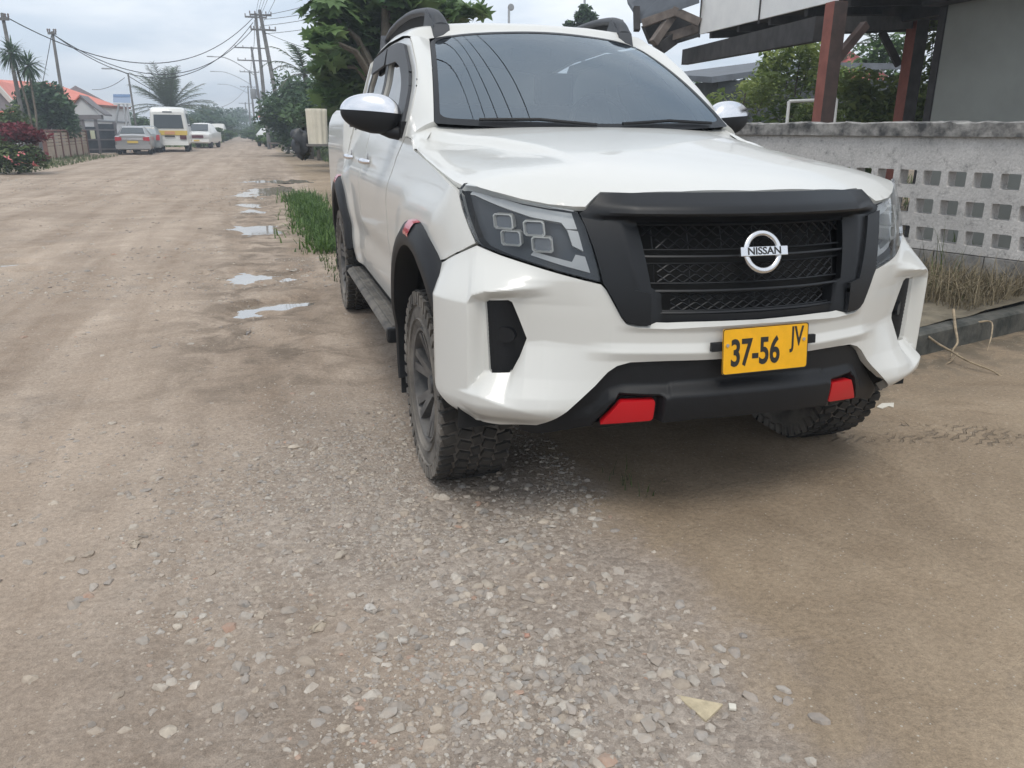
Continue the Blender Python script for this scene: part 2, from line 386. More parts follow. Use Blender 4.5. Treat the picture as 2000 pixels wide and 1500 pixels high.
# ---- round badge with a name bar
eo = -.012
ec = fsurf(0, .965, eo); ey = fsurf(0, 1.0, eo)-fsurf(0, .93, eo); ey /= np.linalg.norm(ey); ex = np.array([1., 0, 0]); en = np.cross(ex, ey)
mb = MB(); P = []
for a in np.linspace(0, 2*PI, 49)[:-1]:
    row = []
    for b in np.linspace(0, 2*PI, 11)[:-1]:
        R_ = .0615+.0105*math.cos(b); row.append(ec+ex*R_*math.cos(a)*1.0+ey*R_*math.sin(a)*.99+en*(.007*math.sin(b)+.012))
    P.append(row)
P = np.array(P); P = np.concatenate([P, P[:1]]); mb.grid(P, closed=True)
emblem = mb.build('emblem', M['silver'], surround, smooth=60)
mb = MB(); mb.box(ec+en*.016, (.174, .030, .016), np.stack([ex, ey, en], 1)); mb.build('name_bar', M['silver'], emblem, bevel=.002)
text_mesh('NISSAN', 'emblem_text', .033, ec+en*.0242, ex, ey, .0008, M['plate_ink'], emblem, sx=1.13, bold=.0006)
# ---- head lamps
HL = [(.968,1.148),(.945,1.166),(.929,1.169),(.846,1.145),(.762,1.120),(.681,1.108),(.602,1.096),(.591,1.090),(.575,1.05),(.558,.983),(.543,.915),(.537,.876),(.586,.887),(.672,.908),(.753,.929),(.838,.951),(.901,.970),(.925,.989),(.944,1.028),(.964,1.084),(.973,1.131)]
for sg in (1, -1):
    hl = panel([(sg*s, z) for s, z in inset2(HL, -.004)], lambda s, z: fsurf(s, z, -.055), 'headlight', M['lampback'], TR, step=.016, thick=0)
    panel([(sg*s, z) for s, z in HL], lambda s, z: fsurf(s, z, .004), 'lamp_lens', M['lens'], hl, step=.014, thick=.012, gap=.002)
    for gp in ([(.948,1.128),(.925,1.147),(.846,1.128),(.760,1.104),(.681,1.091),(.612,1.083),(.600,1.035),(.634,1.035),(.648,1.054),(.740,1.068),(.846,1.100),(.925,1.126)],
        [(.598,1.029),(.632,1.033),(.620,.985),(.586,.968)], [(.582,.952),(.612,.958),(.625,.935),(.74,.962),(.75,.95),(.66,.925),(.568,.902)]):
        panel([(sg*a, b) for a, b in gp], lambda s, z: fsurf(s, z, -.026), 'light_guide', M['drl'], hl, step=.014, thick=.025, smooth=30)
    for (s0, z0) in ((.825,1.050),(.731,1.034),(.805,1.000),(.711,.986)):
        mb = MB(); ds, dz = .064, .048; ch = .012
        def octo(k): return [(sg*s0+k*q[0]*(ds/2), z0+k*q[1]*(dz/2)) for q in ((-.80,-1),(.80,-1),(1,-.72),(1,.72),(.80,1),(-.80,1),(-1,.72),(-1,-.72))]
        A = [fsurf(a, b, -.055) for a, b in octo(1.0)]; B = [fsurf(a, b, -.010) for a, b in octo(1.0)]; C_ = [fsurf(a, b, -.007) for a, b in octo(.88)]; D_ = [fsurf(a, b, -.022) for a, b in octo(.78)]
        mb.add(np.array(A+B+C_+D_), [(i+8*k, (i+1) % 8+8*k, (i+1) % 8+8*(k+1), i+8*(k+1)) for k in range(3) for i in range(8)], 1)
        mb.add(np.array(D_), [tuple(range(8))], 0)
        mb.build('projector', [M['led'], M['led_frame']], hl)
# ---- lower guard (black cladding below the bumper)
gu_half = [(0,.622),(.148,.621),(.30,.619),(.43,.614),(.475,.602),(.503,.583),(.545,.537),(.633,.456),(.727,.382),(.77,.372),(.80,.372),(.79,.345),(.74,.340),(.68,.352),(.53,.396),(.345,.414),(.20,.428),(0,.432)]
def relief_guard(s, z):
    a = np.abs(s)
    hood = .042*(1-sstep(.30, .70, a))
    zt = np.interp(a, [0, .14, .30, .305, .45, .50, .55, .72], [.537, .535, .528, .522, .520, .507, .45, .38])
    lip = hood*sstep(zt+.024, zt-.024, z)
    pocket = -.045*sstep(.315, .338, a)*(1-sstep(np.interp(z, [.40, .50], [.53, .46]), np.interp(z, [.40, .50], [.545, .475]), a))*sstep(.516, .494, z)*sstep(.38, .41, z)
    return -.012+lip+pocket-.05*sstep(.70, .86, a)
guard = panel(mirror(gu_half), lambda s, z: fsurf(s, z, relief_guard(s, z)), 'lower_guard', M['black'], TR, step=.006, thick=.03, smooth=30)
mb = MB(); mb.grid(np.array([[(x, y, z) for x in np.linspace(-.50, .50, 7)] for y, z in ((.13, .445), (.16, .40), (.40, .33), (.95, .30))])); mb.build('skid_plate', M['void'], TR, smooth=40)
for sg in (1, -1):
    panel(rounded([(sg*s, z) for s, z in [(.348,.494),(.462,.486),(.520,.400),(.348,.418)]], [.012, .006, .004, .012]), lambda s, z: fsurf(s, z, .012), 'guard_accent', M['red'], guard, step=.012, thick=.03)
# ---- number plate
pa = [fsurf(-.149,.732,.012), fsurf(.165,.738,.012), fsurf(.178,.579,.012), fsurf(-.148,.578,.012)]
pc = (pa[0]+pa[1]+pa[2]+pa[3])/4; pux = (pa[1]+pa[2]-pa[0]-pa[3]); pux[1] = 0; pux /= np.linalg.norm(pux)
puy = np.array([0, .10, 1.]); puy -= pux*(puy@pux); puy /= np.linalg.norm(puy); pn = np.cross(pux, puy); pc = pc+pn*.020
mb = MB(); poly = rounded([(-.161,-.076),(.161,-.076),(.161,.076),(-.161,.076)], .010)
mb.prism([pc+pux*a+puy*b for a, b in poly], pn*.003); plate = mb.build('number_plate', M['plate'], TR)
mb = MB(); o_ = poly; i_ = [(a*.985, b*.965) for a, b in poly]; n = len(poly)
P = [pc+pux*a+puy*b+pn*.0036 for a, b in o_]+[pc+pux*a+puy*b+pn*.0036 for a, b in i_]; mb.add(P, [(k, (k+1) % n, n+(k+1) % n, n+k) for k in range(n)]); mb.build('plate_border', M['plate_ink'], plate)
text_mesh('37-56', 'plate_number', .122, pc+pux*-.040+puy*-.010+pn*.0036, pux, puy, .0006, M['plate_ink'], plate, sx=.66, bold=.003)
text_mesh('JV', 'plate_letters', .092, pc+pux*.118+puy*.030+pn*.0036, pux, puy, .0006, M['plate_ink'], plate, sx=.60, bold=.0015)
for a in (-.145, .143):
    mb = MB(); mb.tube([pc+pux*a+puy*.022+pn*.003, pc+pux*a+puy*.022+pn*.007], .006, 8); mb.build('plate_screw', M['silver'], plate)
mb = MB(); mb.box(pc-pn*.010+puy*.018, (.392, .030, .016), np.stack([pux, puy, pn], 1)); mb.build('plate_bracket', M['black'], TR, bevel=.003)
# ---- bonnet
def smooth_table(xs, ys, w=.05):
    g = np.linspace(xs[0]-.3, xs[-1]+.3, 600); v = np.interp(g, xs, ys)
    lo = g < xs[0]; v[lo] = ys[0]+(g[lo]-xs[0])*(ys[1]-ys[0])/(xs[1]-xs[0]); hi = g > xs[-1]; v[hi] = ys[-1]+(g[hi]-xs[-1])*(ys[-1]-ys[-2])/(xs[-1]-xs[-2])
    k = np.exp(-.5*(np.arange(-60, 61)*(g[1]-g[0])/w)**2); k /= k.sum(); v2 = np.convolve(np.pad(v, 60, mode='edge'), k, mode='valid')
    return lambda q: np.interp(q, g, v2)
hz_c = smooth_table([.10, .2, .35, .6, .9, 1.2, 1.4, 1.6], [1.140, 1.178, 1.216, 1.258, 1.299, 1.335, 1.353, 1.366], .06)
hz_e = smooth_table([.20, .30, .409, .483, .6, .83, 1.1, 1.36, 1.5, 1.57], [1.104, 1.118, 1.147, 1.158, 1.168, 1.194, 1.226, 1.258, 1.300, 1.345], .03)
hx_e = smooth_table([.19, .205, .267, .33, .409, .483, .60, .83, 1.36, 1.6], [.53, .555, .659, .733, .806, .862, .884, .888, .878, .868], .012)
hx_c = smooth_table([.3, .5, .8, 1.2, 1.5, 1.6], [.45, .46, .485, .594, .74, .79], .08)
def hood_z(x, y):
    x = np.asarray(x, float); y = np.asarray(y, float); a = np.abs(x); e = hx_e(y); c = hx_c(y)
    t = np.clip(a/e, 0, 1.1); zc = hz_c(y); z = zc-(zc-hz_e(y))*t**3.2
    d = .027*sstep(.42, 1.0, y); q = (a-c)/np.maximum(e-c, .05)
    return z-d*sstep(-.012, .035, a-c)*(1-sstep(.25, 1.0, q))
def hood_map(x, y): return np.stack([x, y, hood_z(x, y)], -1)
hood_half = [(0,1.425),(.2,1.430),(.4,1.458),(.6,1.510),(.69,1.550),(.745,1.566),(.785,1.555),(.825,1.505),(.856,1.44),(.878,1.35),(.888,1.1),(.892,.83),(.890,.6),(.880,.51),(.856,.474),(.806,.404),(.733,.326),(.659,.263),(.590,.222),(.555,.205),(.535,.215),(.492,.238),(.40,.195),(.25,.155),(0,.135)]
hood = panel(mirror(hood_half), hood_map, 'hood', M['paint'], TR, step=.022, thick=.02, smooth=50, gap=.002)
mb = MB(); xs = np.linspace(-.70, .70, 21)
mb.grid(np.array([[(x, y0+.20*(x/.76)**2+dy, hood_z(0, 1.4)-.016-.03*(x/.70)**4+dz) for x in xs] for y0, dy, dz in ((1.37, 0, -.02), (1.40, 0, -.008), (1.44, 0, -.012), (1.50, 0, -.04))])); mb.build('cowl_panel', M['black'], TR, smooth=50)
# ---- sides
def plan_x(y): return np.interp(y, PD[:, 1], PD[:, 0], left=0)
FWC, RWC = (.90, .36), (4.10, .37)
SXT = smooth_table([.30, .42, .55, .80, 1.0, 1.06, 1.10, 1.14, 1.17, 1.20, 1.25, 1.30, 1.36, 1.45, 1.53, 1.60, 1.78, 1.86], [.86, .90, .925, .940, .945, .942, .930, .914, .903, .896, .881, .864, .845, .812, .778, .755, .722, .70], .022)
def side_x(y, z):
    base = SXT(z)
    bl = 0
    for c in (FWC, RWC):
        r = np.hypot(y-c[0], z-c[1]); bl = bl+.020*(1-sstep(.70, .90, r))
    bed = sstep(3.95, 4.02, y)
    base = base*(1-bed)+bed*np.interp(z, [.4, .6, .9, 1.2, 1.38, 1.46, 1.50], [.88, .915, .93, .93, .915, .88, .84])
    base = base+bl*(1-sstep(.98, 1.14, z))-.010*np.exp(-((z-.70)/.07)**2)*sstep(1.6, 2.0, y)*sstep(3.95, 3.6, y)
    x0 = plan_x(np.clip(y-yoff(.86, z), 0, None)); b2 = np.where(y < .90, x0+.05*sstep(.55, .9, y), 9); h = np.clip(.5+.5*(b2-base)/.018, 0, 1); return b2*(1-h)+base*h-.018*h*(1-h)
def side_map(sg): return lambda y, z: np.stack([sg*side_x(y, z), y+0*z, z+0*y], -1)
def arc(c, r, a0, a1, n=22): return [(c[0]+r*math.cos(t), c[1]+r*math.sin(t)) for t in np.linspace(rad(a0), rad(a1), n)]
WIN_F = rounded([(1.85,1.325),(1.93,1.45),(2.04,1.54),(2.20,1.64),(2.42,1.742),(2.50,1.758),(2.925,1.768),(2.945,1.325)], .03)
WIN_R = rounded([(3.03,1.33),(3.015,1.762),(3.55,1.742),(3.74,1.62),(3.80,1.35)], .03)
fend = [(.53,1.148),(.500,1.131),(.470,1.084),(.428,1.027),(.400,.989),(.393,.977),(.435,.950),(.52,.908),(.71,.858)]+[q for q in arc(FWC, .60, 108, -3, 20)][:0]
fend += arc(FWC, .615, 122, 40, 4)[:0]
# arch: from the bumper joint over the wheel to the sill
a_start = math.degrees(math.atan2(.858-FWC[1], .71-FWC[0]))
fend_o = fend+arc(FWC, .58, a_start-4, 12, 20)+[(1.83,.47),(1.845,1.0),(1.79,1.20),(1.69,1.302),(1.60,1.300),(1.52,1.292),(1.40,1.252),(1.1,1.222),(.83,1.190),(.60,1.160)]
door_f = [(1.855,.46),(1.855,1.0),(1.80,1.20),(1.70,1.305),(1.765,1.44),(1.865,1.545),(2.0,1.645),(2.24,1.768),(2.33,1.800),(2.50,1.816),(2.985,1.826),(2.985,.46)]
door_r = [(2.995,.46),(2.995,1.826),(3.60,1.800),(3.84,1.66),(3.93,1.32),(3.93,1.1),(3.88,.86)]+arc(RWC, .60, 150, 172, 5)+[(3.49,.46)]
bed_o = [(3.99,1.47),(5.33,1.50),(5.36,1.0),(5.33,.62)]+arc(RWC, .60, 24, 150, 24)[0:0]+[(4.72,.60)]+arc(RWC, .60, 22, 143, 24)+[(3.91,.90),(3.955,1.15),(3.96,1.40)]
bed_o = rounded(bed_o, [.10]+[.04]*2+[0]*(len(bed_o)-3))
sills = []
for sg in (1, -1):
    sm = side_map(sg)
    panel(fend_o, sm, 'fender', M['paint'], TR, side=sg, step=.016, thick=.03, gap=.002, smooth=45)
    mb = MB(); fy = np.array([.56, .70, .85, 1.0, 1.15, 1.30, 1.42, 1.52, 1.62]); fz = np.interp(fy, [.56, .83, 1.1, 1.40, 1.52, 1.62], [1.155, 1.190, 1.222, 1.252, 1.290, 1.300]); mb.grid(np.array([[(sg*(float(side_x(np.array(a), np.array(b)))-o), a, b-q) for o, q in ((.003, .006), (.025, .014), (.07, .03))] for a, b in zip(fy, fz)])); mb.build('fender_flange', M['paint'], TR, smooth=60)
    df = panel(door_f, sm, 'front_door', M['paint'], TR, side=sg, holes=[WIN_F], step=.022, thick=.04, gap=.003, smooth=45)
    dr = panel(door_r, sm, 'rear_door', M['paint'], TR, side=sg, holes=[WIN_R], step=.024, thick=.04, gap=.003, smooth=45)
    for d_, wn in ((df, WIN_F), (dr, WIN_R)):
        panel(inset2(wn, -.006), lambda y, z: np.stack([sg*(side_x(y, z)-.016), y, z], -1), 'side_window', M['window'], d_, side=sg, step=.04, thick=0)
    # smoked rain visors over the top and the front of each window
    vf = [(1.80,1.335),(1.86,1.45),(1.96,1.535),(2.11,1.638),(2.36,1.768),(2.46,1.785),(2.60,1.798),(2.955,1.808),(2.955,1.705),(2.58,1.70),(2.40,1.66),(2.24,1.57),(2.10,1.47),(1.98,1.345)]
    vr = [(3.01,1.806),(3.56,1.784),(3.60,1.690),(3.02,1.712)]
    for d_, v_ in ((df, vf), (dr, vr)):
        panel(rounded(v_, .02), lambda y, z: np.stack([sg*(side_x(y, z)+.018), y, z], -1), 'rain_visor', M['visor'], d_, side=sg, step=.03, thick=.016)
    for d_, yh in ((df, 2.74), (dr, 3.62)):
        mb = MB(); zh = 1.155
        pts = [(sg*(side_x(yh+dy, zh)+o), yh+dy, zh+dz) for dy, o, dz in ((-.10, .004, 0), (-.085, .030, .002), (-.04, .040, .004), (.04, .040, .004), (.085, .030, .002), (.10, .004, 0))]
        mb.tube(pts, [.012, .016, .017, .017, .016, .012], 10); h_ = mb.build('door_handle', M['chrome'], d_, smooth=60)
        mb = MB(); mb.lathe([(0, .0), (.004, .030), (.008, .032), (.002, .045), (-.004, .05)], (sg*(side_x(yh, zh)+.001), yh-.02, zh), 0, 20); mb.build('handle_cup', M['silver'], h_, smooth=50)
    panel([(2.945,1.335),(2.985,1.335),(2.985,1.768),(2.930,1.766)], lambda y, z: np.stack([sg*(side_x(y, z)+.003), y, z], -1), 'pillar_trim', M['satin'], df, side=sg, step=.03, thick=.003)
    panel([(2.998,1.335),(3.035,1.335),(3.022,1.766),(2.998,1.768)], lambda y, z: np.stack([sg*(side_x(y, z)+.003), y, z], -1), 'pillar_trim', M['satin'], dr, side=sg, step=.03, thick=.003)
    panel([(3.79,1.335),(3.85,1.335),(3.79,1.62),(3.60,1.735),(3.545,1.745),(3.735,1.62)], lambda y, z: np.stack([sg*(side_x(y, z)+.003), y, z], -1), 'pillar_trim', M['satin'], dr, side=sg, step=.03, thick=.003)
    # black filler below the doors and the cab side skin at the very bottom
    mb = MB(); mb.grid(np.array([[(sg*xx, y, zz_) for y in (1.50, 2.4, 3.52)] for xx, zz_ in ((.90, .46), (.885, .40), (.80, .36))])); mb.build('sill', M['black'], TR, smooth=30)
    panel(bed_o, sm, 'bed_side', M['paint'], TR, side=sg, step=.024, thick=.05, gap=.003, smooth=45)
    # wheel arch liners
    for c in (FWC, RWC):
        mb = MB(); P = [[(sg*x_, c[0]+.56*math.cos(t), c[1]+.56*math.sin(t)) for x_ in (.945, .55)] for t in np.linspace(rad(-4), rad(181), 28)]
        mb.grid(np.array(P)); mb.add([(sg*.55, c[0]+.56*math.cos(t), c[1]+.56*math.sin(t)) for t in np.linspace(rad(-4), rad(181), 28)], [tuple(range(28))]); mb.build('wheel_arch_liner', M['void'], TR, smooth=50)
    # bolt-on fender flares
    for c, a0, a1, front in ((FWC, 160, -16, True), (RWC, 164, 10, False)):
        ts = np.linspace(rad(a0), rad(a1), 40); prof = [(.645, .0, 0), (.640, .022, 0), (.600, .048, 0), (.565, .052, 0), (.545, .044, 0), (.540, .0, 0), (.535, -.06, 0)]
        P = []
        for t in ts:
            row = []
            u = (t-ts[0])/(ts[-1]-ts[0]); wd = 1-.30*sstep(.80, 1.0, u)-.30*sstep(.2, 0, u)
            if not front: wd = 1-.3*sstep(.85, 1, u)-.3*sstep(.15, 0, u)
            for r_, o_, _ in prof:
                rr_ = .540+(r_-.540)*wd; y_ = c[0]+rr_*math.cos(t); z_ = c[1]+rr_*math.sin(t)
                x_ = float(side_x(np.array(y_), np.array(max(z_, .45))))
                row.append((sg*(x_+o_*1.0-(.004 if o_ == 0 and r_ > .6 else 0)), y_, z_))
            P.append(row)
        mb = MB(); mb.grid(np.array(P)); fl = mb.build('fender_flare', M['black'], TR, smooth=50)
        if front or True:
            tt = [rad(86), rad(96)] if front else [rad(86), rad(98)]
            mb = MB(); Q = []
            for t in np.linspace(tt[0], tt[1], 5):
                Q.append([(sg*(float(side_x(np.array(c[0]+r_*math.cos(t)), np.array(c[1]+r_*math.sin(t))))+o_), c[0]+r_*math.cos(t), c[1]+r_*math.sin(t)) for r_, o_ in ((.646, .002), (.643, .027), (.625, .040), (.600, .052), (.590, .052))])
            mb.grid(np.array(Q)); mb.build('flare_reflector', M['reflector'], fl, smooth=40)
    # running board
    mb = MB(); prof = [(.72, .375), (.74, .405), (.94, .412), (.985, .405), (1.0, .385), (.985, .36), (.74, .35)]
    P = [[(sg*x_, y_, z_) for x_, z_ in prof] for y_ in (1.60, 3.50)]; mb.grid(np.array(P), closed=True)
    mb.add(P[0], [tuple(range(7))]); mb.add(P[1], [tuple(range(7))])
    for k in range(5): mb.box((sg*(.79+k*.042), 2.55, .4125), (.018, 1.84, .010))
    rb = mb.build('running_board', M['board'], TR, bevel=.004)
    mb = MB(); mb.box((sg*.86, 1.585, .382), (.29, .05, .075)); mb.build('board_end_cap', M['black'], rb, bevel=.014)
    mb = MB(); mb.box((sg*.86, 3.515, .382), (.29, .05, .075)); mb.build('board_end_cap', M['black'], rb, bevel=.014)
    for c in ((sg*.82, 1.47, .30), (sg*.82, 4.80, .36)):
        mb = MB(); mb.box(c, (.28, .014, .36)); mb.build('mud_flap', M['flap'], TR, bevel=.004)
    # mirror: shell with a chrome cap over a dark lower half, on an arm
    root = mb = MB()
    def shell(t0, t1, cx=.99, cy=1.93, cz=1.405, n=26, mgrow=1.0):
        P = []
        for t in np.linspace(t0, t1, 14):
            row = []
            for a in np.linspace(0, 2*PI, n, endpoint=False):
                ca, sa = math.cos(a), math.sin(a); ax = math.copysign(abs(ca)**.75, ca)*math.cos(t)**.6; ay = math.copysign(abs(sa)**.8, sa)*math.cos(t)**.6; az = math.sin(t)
                X = .142*ax; zc = az*(.098 if az > 0 else .088)*(1.0-.26*max(0, ax))
                row.append((sg*(cx+X*mgrow), cy+(.085 if ay < 0 else .06)*ay*(1-.35*max(0, ax))*mgrow+.03*ax, cz+zc+.012*ax))
            P.append(row)
        return np.array(P)
    mb.grid(shell(rad(-89), rad(12)), closed=True); mb.tube([(sg*.84, 1.86, 1.315), (sg*.90, 1.89, 1.325), (sg*.95, 1.92, 1.345)], [.035, .033, .03], 10); mb.box((sg*.853, 1.86, 1.335), (.03, .16, .075))
    mr = mb.build('side_mirror', M['black'], TR, smooth=50)
    mb = MB(); mb.grid(shell(rad(8), rad(89), mgrow=1.02), closed=True); mb.build('mirror_cap', M['chrome'], mr, smooth=60)
    mb = MB(); mb.box((sg*.985, 1.992, 1.41), (.21, .006, .13)); mb.build('mirror_glass', M['chrome'], mr, bevel=.002)
    # roof rail
    pts = catmull([(sg*.535, 2.36, 1.862), (sg*.545, 2.44, 1.925), (sg*.56, 2.60, 1.962), (sg*.585, 2.95, 1.985), (sg*.595, 3.4, 1.975), (sg*.59, 3.75, 1.945), (sg*.585, 3.93, 1.87)], 6)
    mb = MB(); P = []; F_ = []
    for k, p in enumerate(pts):
        u = k/(len(pts)-1); e_ = min(1, u/.14, (1-u)/.14); wd = .034+.012*(1-e_); hh = .024
        P.append([(p[0]+wd*math.cos(a), p[1], p[2]+hh*math.sin(a)) for a in np.linspace(0, 2*PI, 12, endpoint=False)])
        F_.append([(p[0], p[1], p[2]), (p[0], p[1], 1.84)])
    mb.grid(np.array(P), closed=True); mb.add(P[0], [tuple(range(12))]); mb.add(P[-1], [tuple(range(12))])
    F_ = np.array(F_); mb.grid(F_+[.012, 0, 0], 1); mb.grid(F_-[.012, 0, 0], 1)
    for (ya, yb, xa) in ((2.33, 2.60, .535), (3.68, 3.95, .585)):
        mb.add([(sg*(xa-.045), ya, 1.80), (sg*(xa+.045), ya, 1.80), (sg*(xa+.06), yb, 1.84), (sg*(xa-.03), yb, 1.85), (sg*(xa-.04), ya+.02, 1.870), (sg*(xa+.04), ya+.02, 1.870), (sg*(xa+.055), (ya+yb)/2+.05, 1.966), (sg*(xa-.02), (ya+yb)/2+.05, 1.966)], [(0,1,2,3),(4,5,6,7),(0,1,5,4),(1,2,6,5),(2,3,7,6),(3,0,4,7)])
    mb.build('roof_rail', [M['visor'], M['void']], TR, smooth=50)
# ---- windscreen, pillars, roof
WB = [(-.755,1.555,1.372),(-.55,1.475,1.362),(-.28,1.42,1.354),(0,1.405,1.350)]; WT = [(-.607,2.344,1.800),(-.42,2.28,1.826),(-.2,2.235,1.840),(0,2.22,1.845)]
WB = WB+[(-a, b, c) for a, b, c in WB[:-1][::-1]]; WT = WT+[(-a, b, c) for a, b, c in WT[:-1][::-1]]
wb = catmull(WB, 5); wt = catmull(WT, 5)
def wpt(u, v):      # u 0..1 across, v 0..1 up
    i = u*(len(wb)-1); k = np.arange(len(wb)); A = np.stack([np.interp(i, k, wb[:, j]) for j in range(3)], -1); B = np.stack([np.interp(i, k, wt[:, j]) for j in range(3)], -1)
    P = A*(1-v)[..., None]+B*v[..., None]; P[..., 2] += .030*4*v*(1-v)*.8; P[..., 1] -= .02*4*v*(1-v); return P
ws_o = rounded([(0.004,0.0),(.996,0.0),(.996,1.0),(.004,1.0)], [.03, .03, .09, .09], 6)
def win_panel(name, mt, parent, outline, off, n=(36, 20), hole=None, thick=0):
    return panel(outline, lambda u, v: wpt(np.clip(u, 0, 1), v)+np.array([0, -.53, .85])*off, name, mt, parent, holes=[hole] if hole else (), step=.035, thick=thick, smooth=60)
wsh = win_panel('windshield', M['windshield'], TR, ws_o, 0.0)
win_panel('windshield_border', M['satin'], wsh, rounded([(.002,-.02),(.998,-.02),(.998,.992),(.002,.992)], [.02, .02, .09, .09], 6), .002, hole=rounded([(.022,.03),(.978,.03),(.978,.965),(.022,.965)], [.05, .05, .09, .09], 6))
for sg in (1, -1):
    Hc = np.array([(.835,1.36,1.240),(.81,1.48,1.287),(.765,1.55,1.332),(.735,1.565,1.352)]); Fc = np.array([(1.42,1.255),(1.50,1.285),(1.56,1.297),(1.60,1.300)]); C0 = []
    for hp, fp in zip(Hc, Fc):
        q = np.array([float(side_x(np.array(fp[0]), np.array(fp[1])))-.004, fp[0], fp[1]]); C0.append([(hp+(q-hp)*t+np.array([.3, -.2, .3])*.02*4*t*(1-t))*np.array([sg, 1, 1]) for t in np.linspace(0, 1, 9)]+[q*np.array([sg, 1, 1])+np.array([-sg*.04, .02, -.01])])
    vs = np.linspace(0, 1, 17); W = wpt(np.full(17, 1. if sg > 0 else 0.), vs)
    D = np.array([np.interp(vs, [0, .05, .28, .50, .72, .95, 1], q) for q in ([1.62, 1.695, 1.76, 1.86, 1.995, 2.235, 2.33], [1.300, 1.305, 1.44, 1.545, 1.645, 1.770, 1.803])]).T
    Dx = np.stack([sg*(side_x(D[:, 0], D[:, 1])-.004), D[:, 0], D[:, 1]], 1); P = []
    for k in range(17):
        a, b = W[k], Dx[k]; out = np.array([sg*.55, -.50, .35]); out = out/np.linalg.norm(out)*.45
        P.append([a+(b-a)*t+out*.030*4*t*(1-t)+np.array([0, 0, 0]) for t in np.linspace(0, 1, 9)]+[b+np.array([-sg*.04, .02, -.01])])
    P = C0+P
    mb = MB(); mb.grid(np.array(P)); mb.build('windshield_pillar', M['paint'], TR, smooth=50)
ys = np.concatenate([np.linspace(0, .12, 12), np.linspace(.14, 1, 24)]); P = []
for v in ys:
    row = []
    for xx, dz in ((-.722,1),(-.715,.86),(-.70,.62),(-.68,.38),(-.65,.15),(-.607,-.034),(-.5,-.020),(-.3,-.007),(0,0),(.3,-.007),(.5,-.020),(.607,-.034),(.65,.15),(.68,.38),(.70,.62),(.715,.86),(.722,1)):
        a_ = min(abs(xx), .607); y0 = float(np.interp(-a_, wt[:, 0], wt[:, 1])); z0 = float(np.interp(-a_, wt[:, 0], wt[:, 2])); y = y0+(4.02-y0)*v
        zc = np.interp(y, [2.2, 2.28, 2.36, 2.5, 2.7, 3.0, 3.4, 3.7, 3.9, 4.05], [1.855, 1.880, 1.898, 1.917, 1.930, 1.938, 1.928, 1.90, 1.875, 1.84])
        b_ = sstep(0, .045, v)
        if abs(xx) <= .607: zz_ = z0*(1-b_)+(zc+dz*1.15)*b_
        else:
            ze_ = np.interp(y, [2.3, 2.5, 3.0, 3.6, 4.05], [1.806, 1.824, 1.833, 1.808, 1.74]); zi = z0*(1-b_)+(zc-.039)*b_; zz_ = zi+(ze_-zi)*dz
        row.append((xx*(1-.03*sstep(3.4, 4.05, y)), y, zz_))
    P.append(row)
mb = MB(); mb.grid(np.array(P)); mb.build('roof', M['paint'], TR, smooth=50)
mb = MB(); mb.grid(np.array([[(x, y, z-.05-.06*(abs(x)/.6)**2) for x in np.linspace(-.60, .60, 9)] for y, z in ((2.36, 1.87), (2.8, 1.92), (3.3, 1.91), (3.93, 1.84))])); mb.build('headliner', M['seat'], TR, smooth=50)
# rear of the cab, bed floor, tailgate, underbody
mb = MB(); cp = [(.88,.55),(.88,1.28),(.84,1.36),(.705,1.79),(.66,1.825),(0,1.862)]; cp = cp+[(-a, b) for a, b in cp[::-1][1:]]
mb.prism([(a, 3.96, b) for a, b in cp], (0, .03, 0)); mb.build('cab_back', M['paint'], TR)
mb = MB(); mb.box((0, 3.994, 1.56), (1.36, .004, .36)); mb.build('rear_window', M['window'], TR)
mb = MB(); mb.box((0, 4.66, .80), (1.74, 1.32, .04)); mb.box((0, 4.02, 1.1), (1.74, .04, .64)); mb.build('cargo_bed', M['black'], TR)
mb = MB(); mb.box((0, 5.33, 1.10), (1.80, .06, .66)); tg = mb.build('tailgate', M['paint'], TR, bevel=.02)
mb = MB(); mb.box((0, 5.37, 1.22), (.22, .03, .08)); mb.build('tailgate_handle', M['chrome'], tg, bevel=.01)
mb = MB(); mb.box((0, 5.40, .60), (1.70, .16, .16)); mb.build('rear_bumper', M['chrome'], TR, bevel=.03)
for sg in (1, -1):
    mb = MB(); mb.box((sg*.855, 5.345, 1.10), (.10, .07, .40)); mb.build('tail_light', M['reflector'], TR, bevel=.02)
mb = MB(); mb.box((0, 2.7, .52), (1.40, 4.9, .12)); mb.box((0, .9, .42), (1.2, .12, .12)); mb.box((0, 4.1, .40), (1.2, .14, .14)); mb.box((0, .42, .62), (1.0, .10, .50)); mb.box((0, 2.75, .50), (1.74, 2.5, .10))
mb.box((.56, .95, .85), (.06, 1.0, .5)); mb.box((-.56, .95, .85), (.06, 1.0, .5)); mb.box((0, 1.60, .93), (1.56, .05, .70)); mb.build('chassis', M['void'], TR)
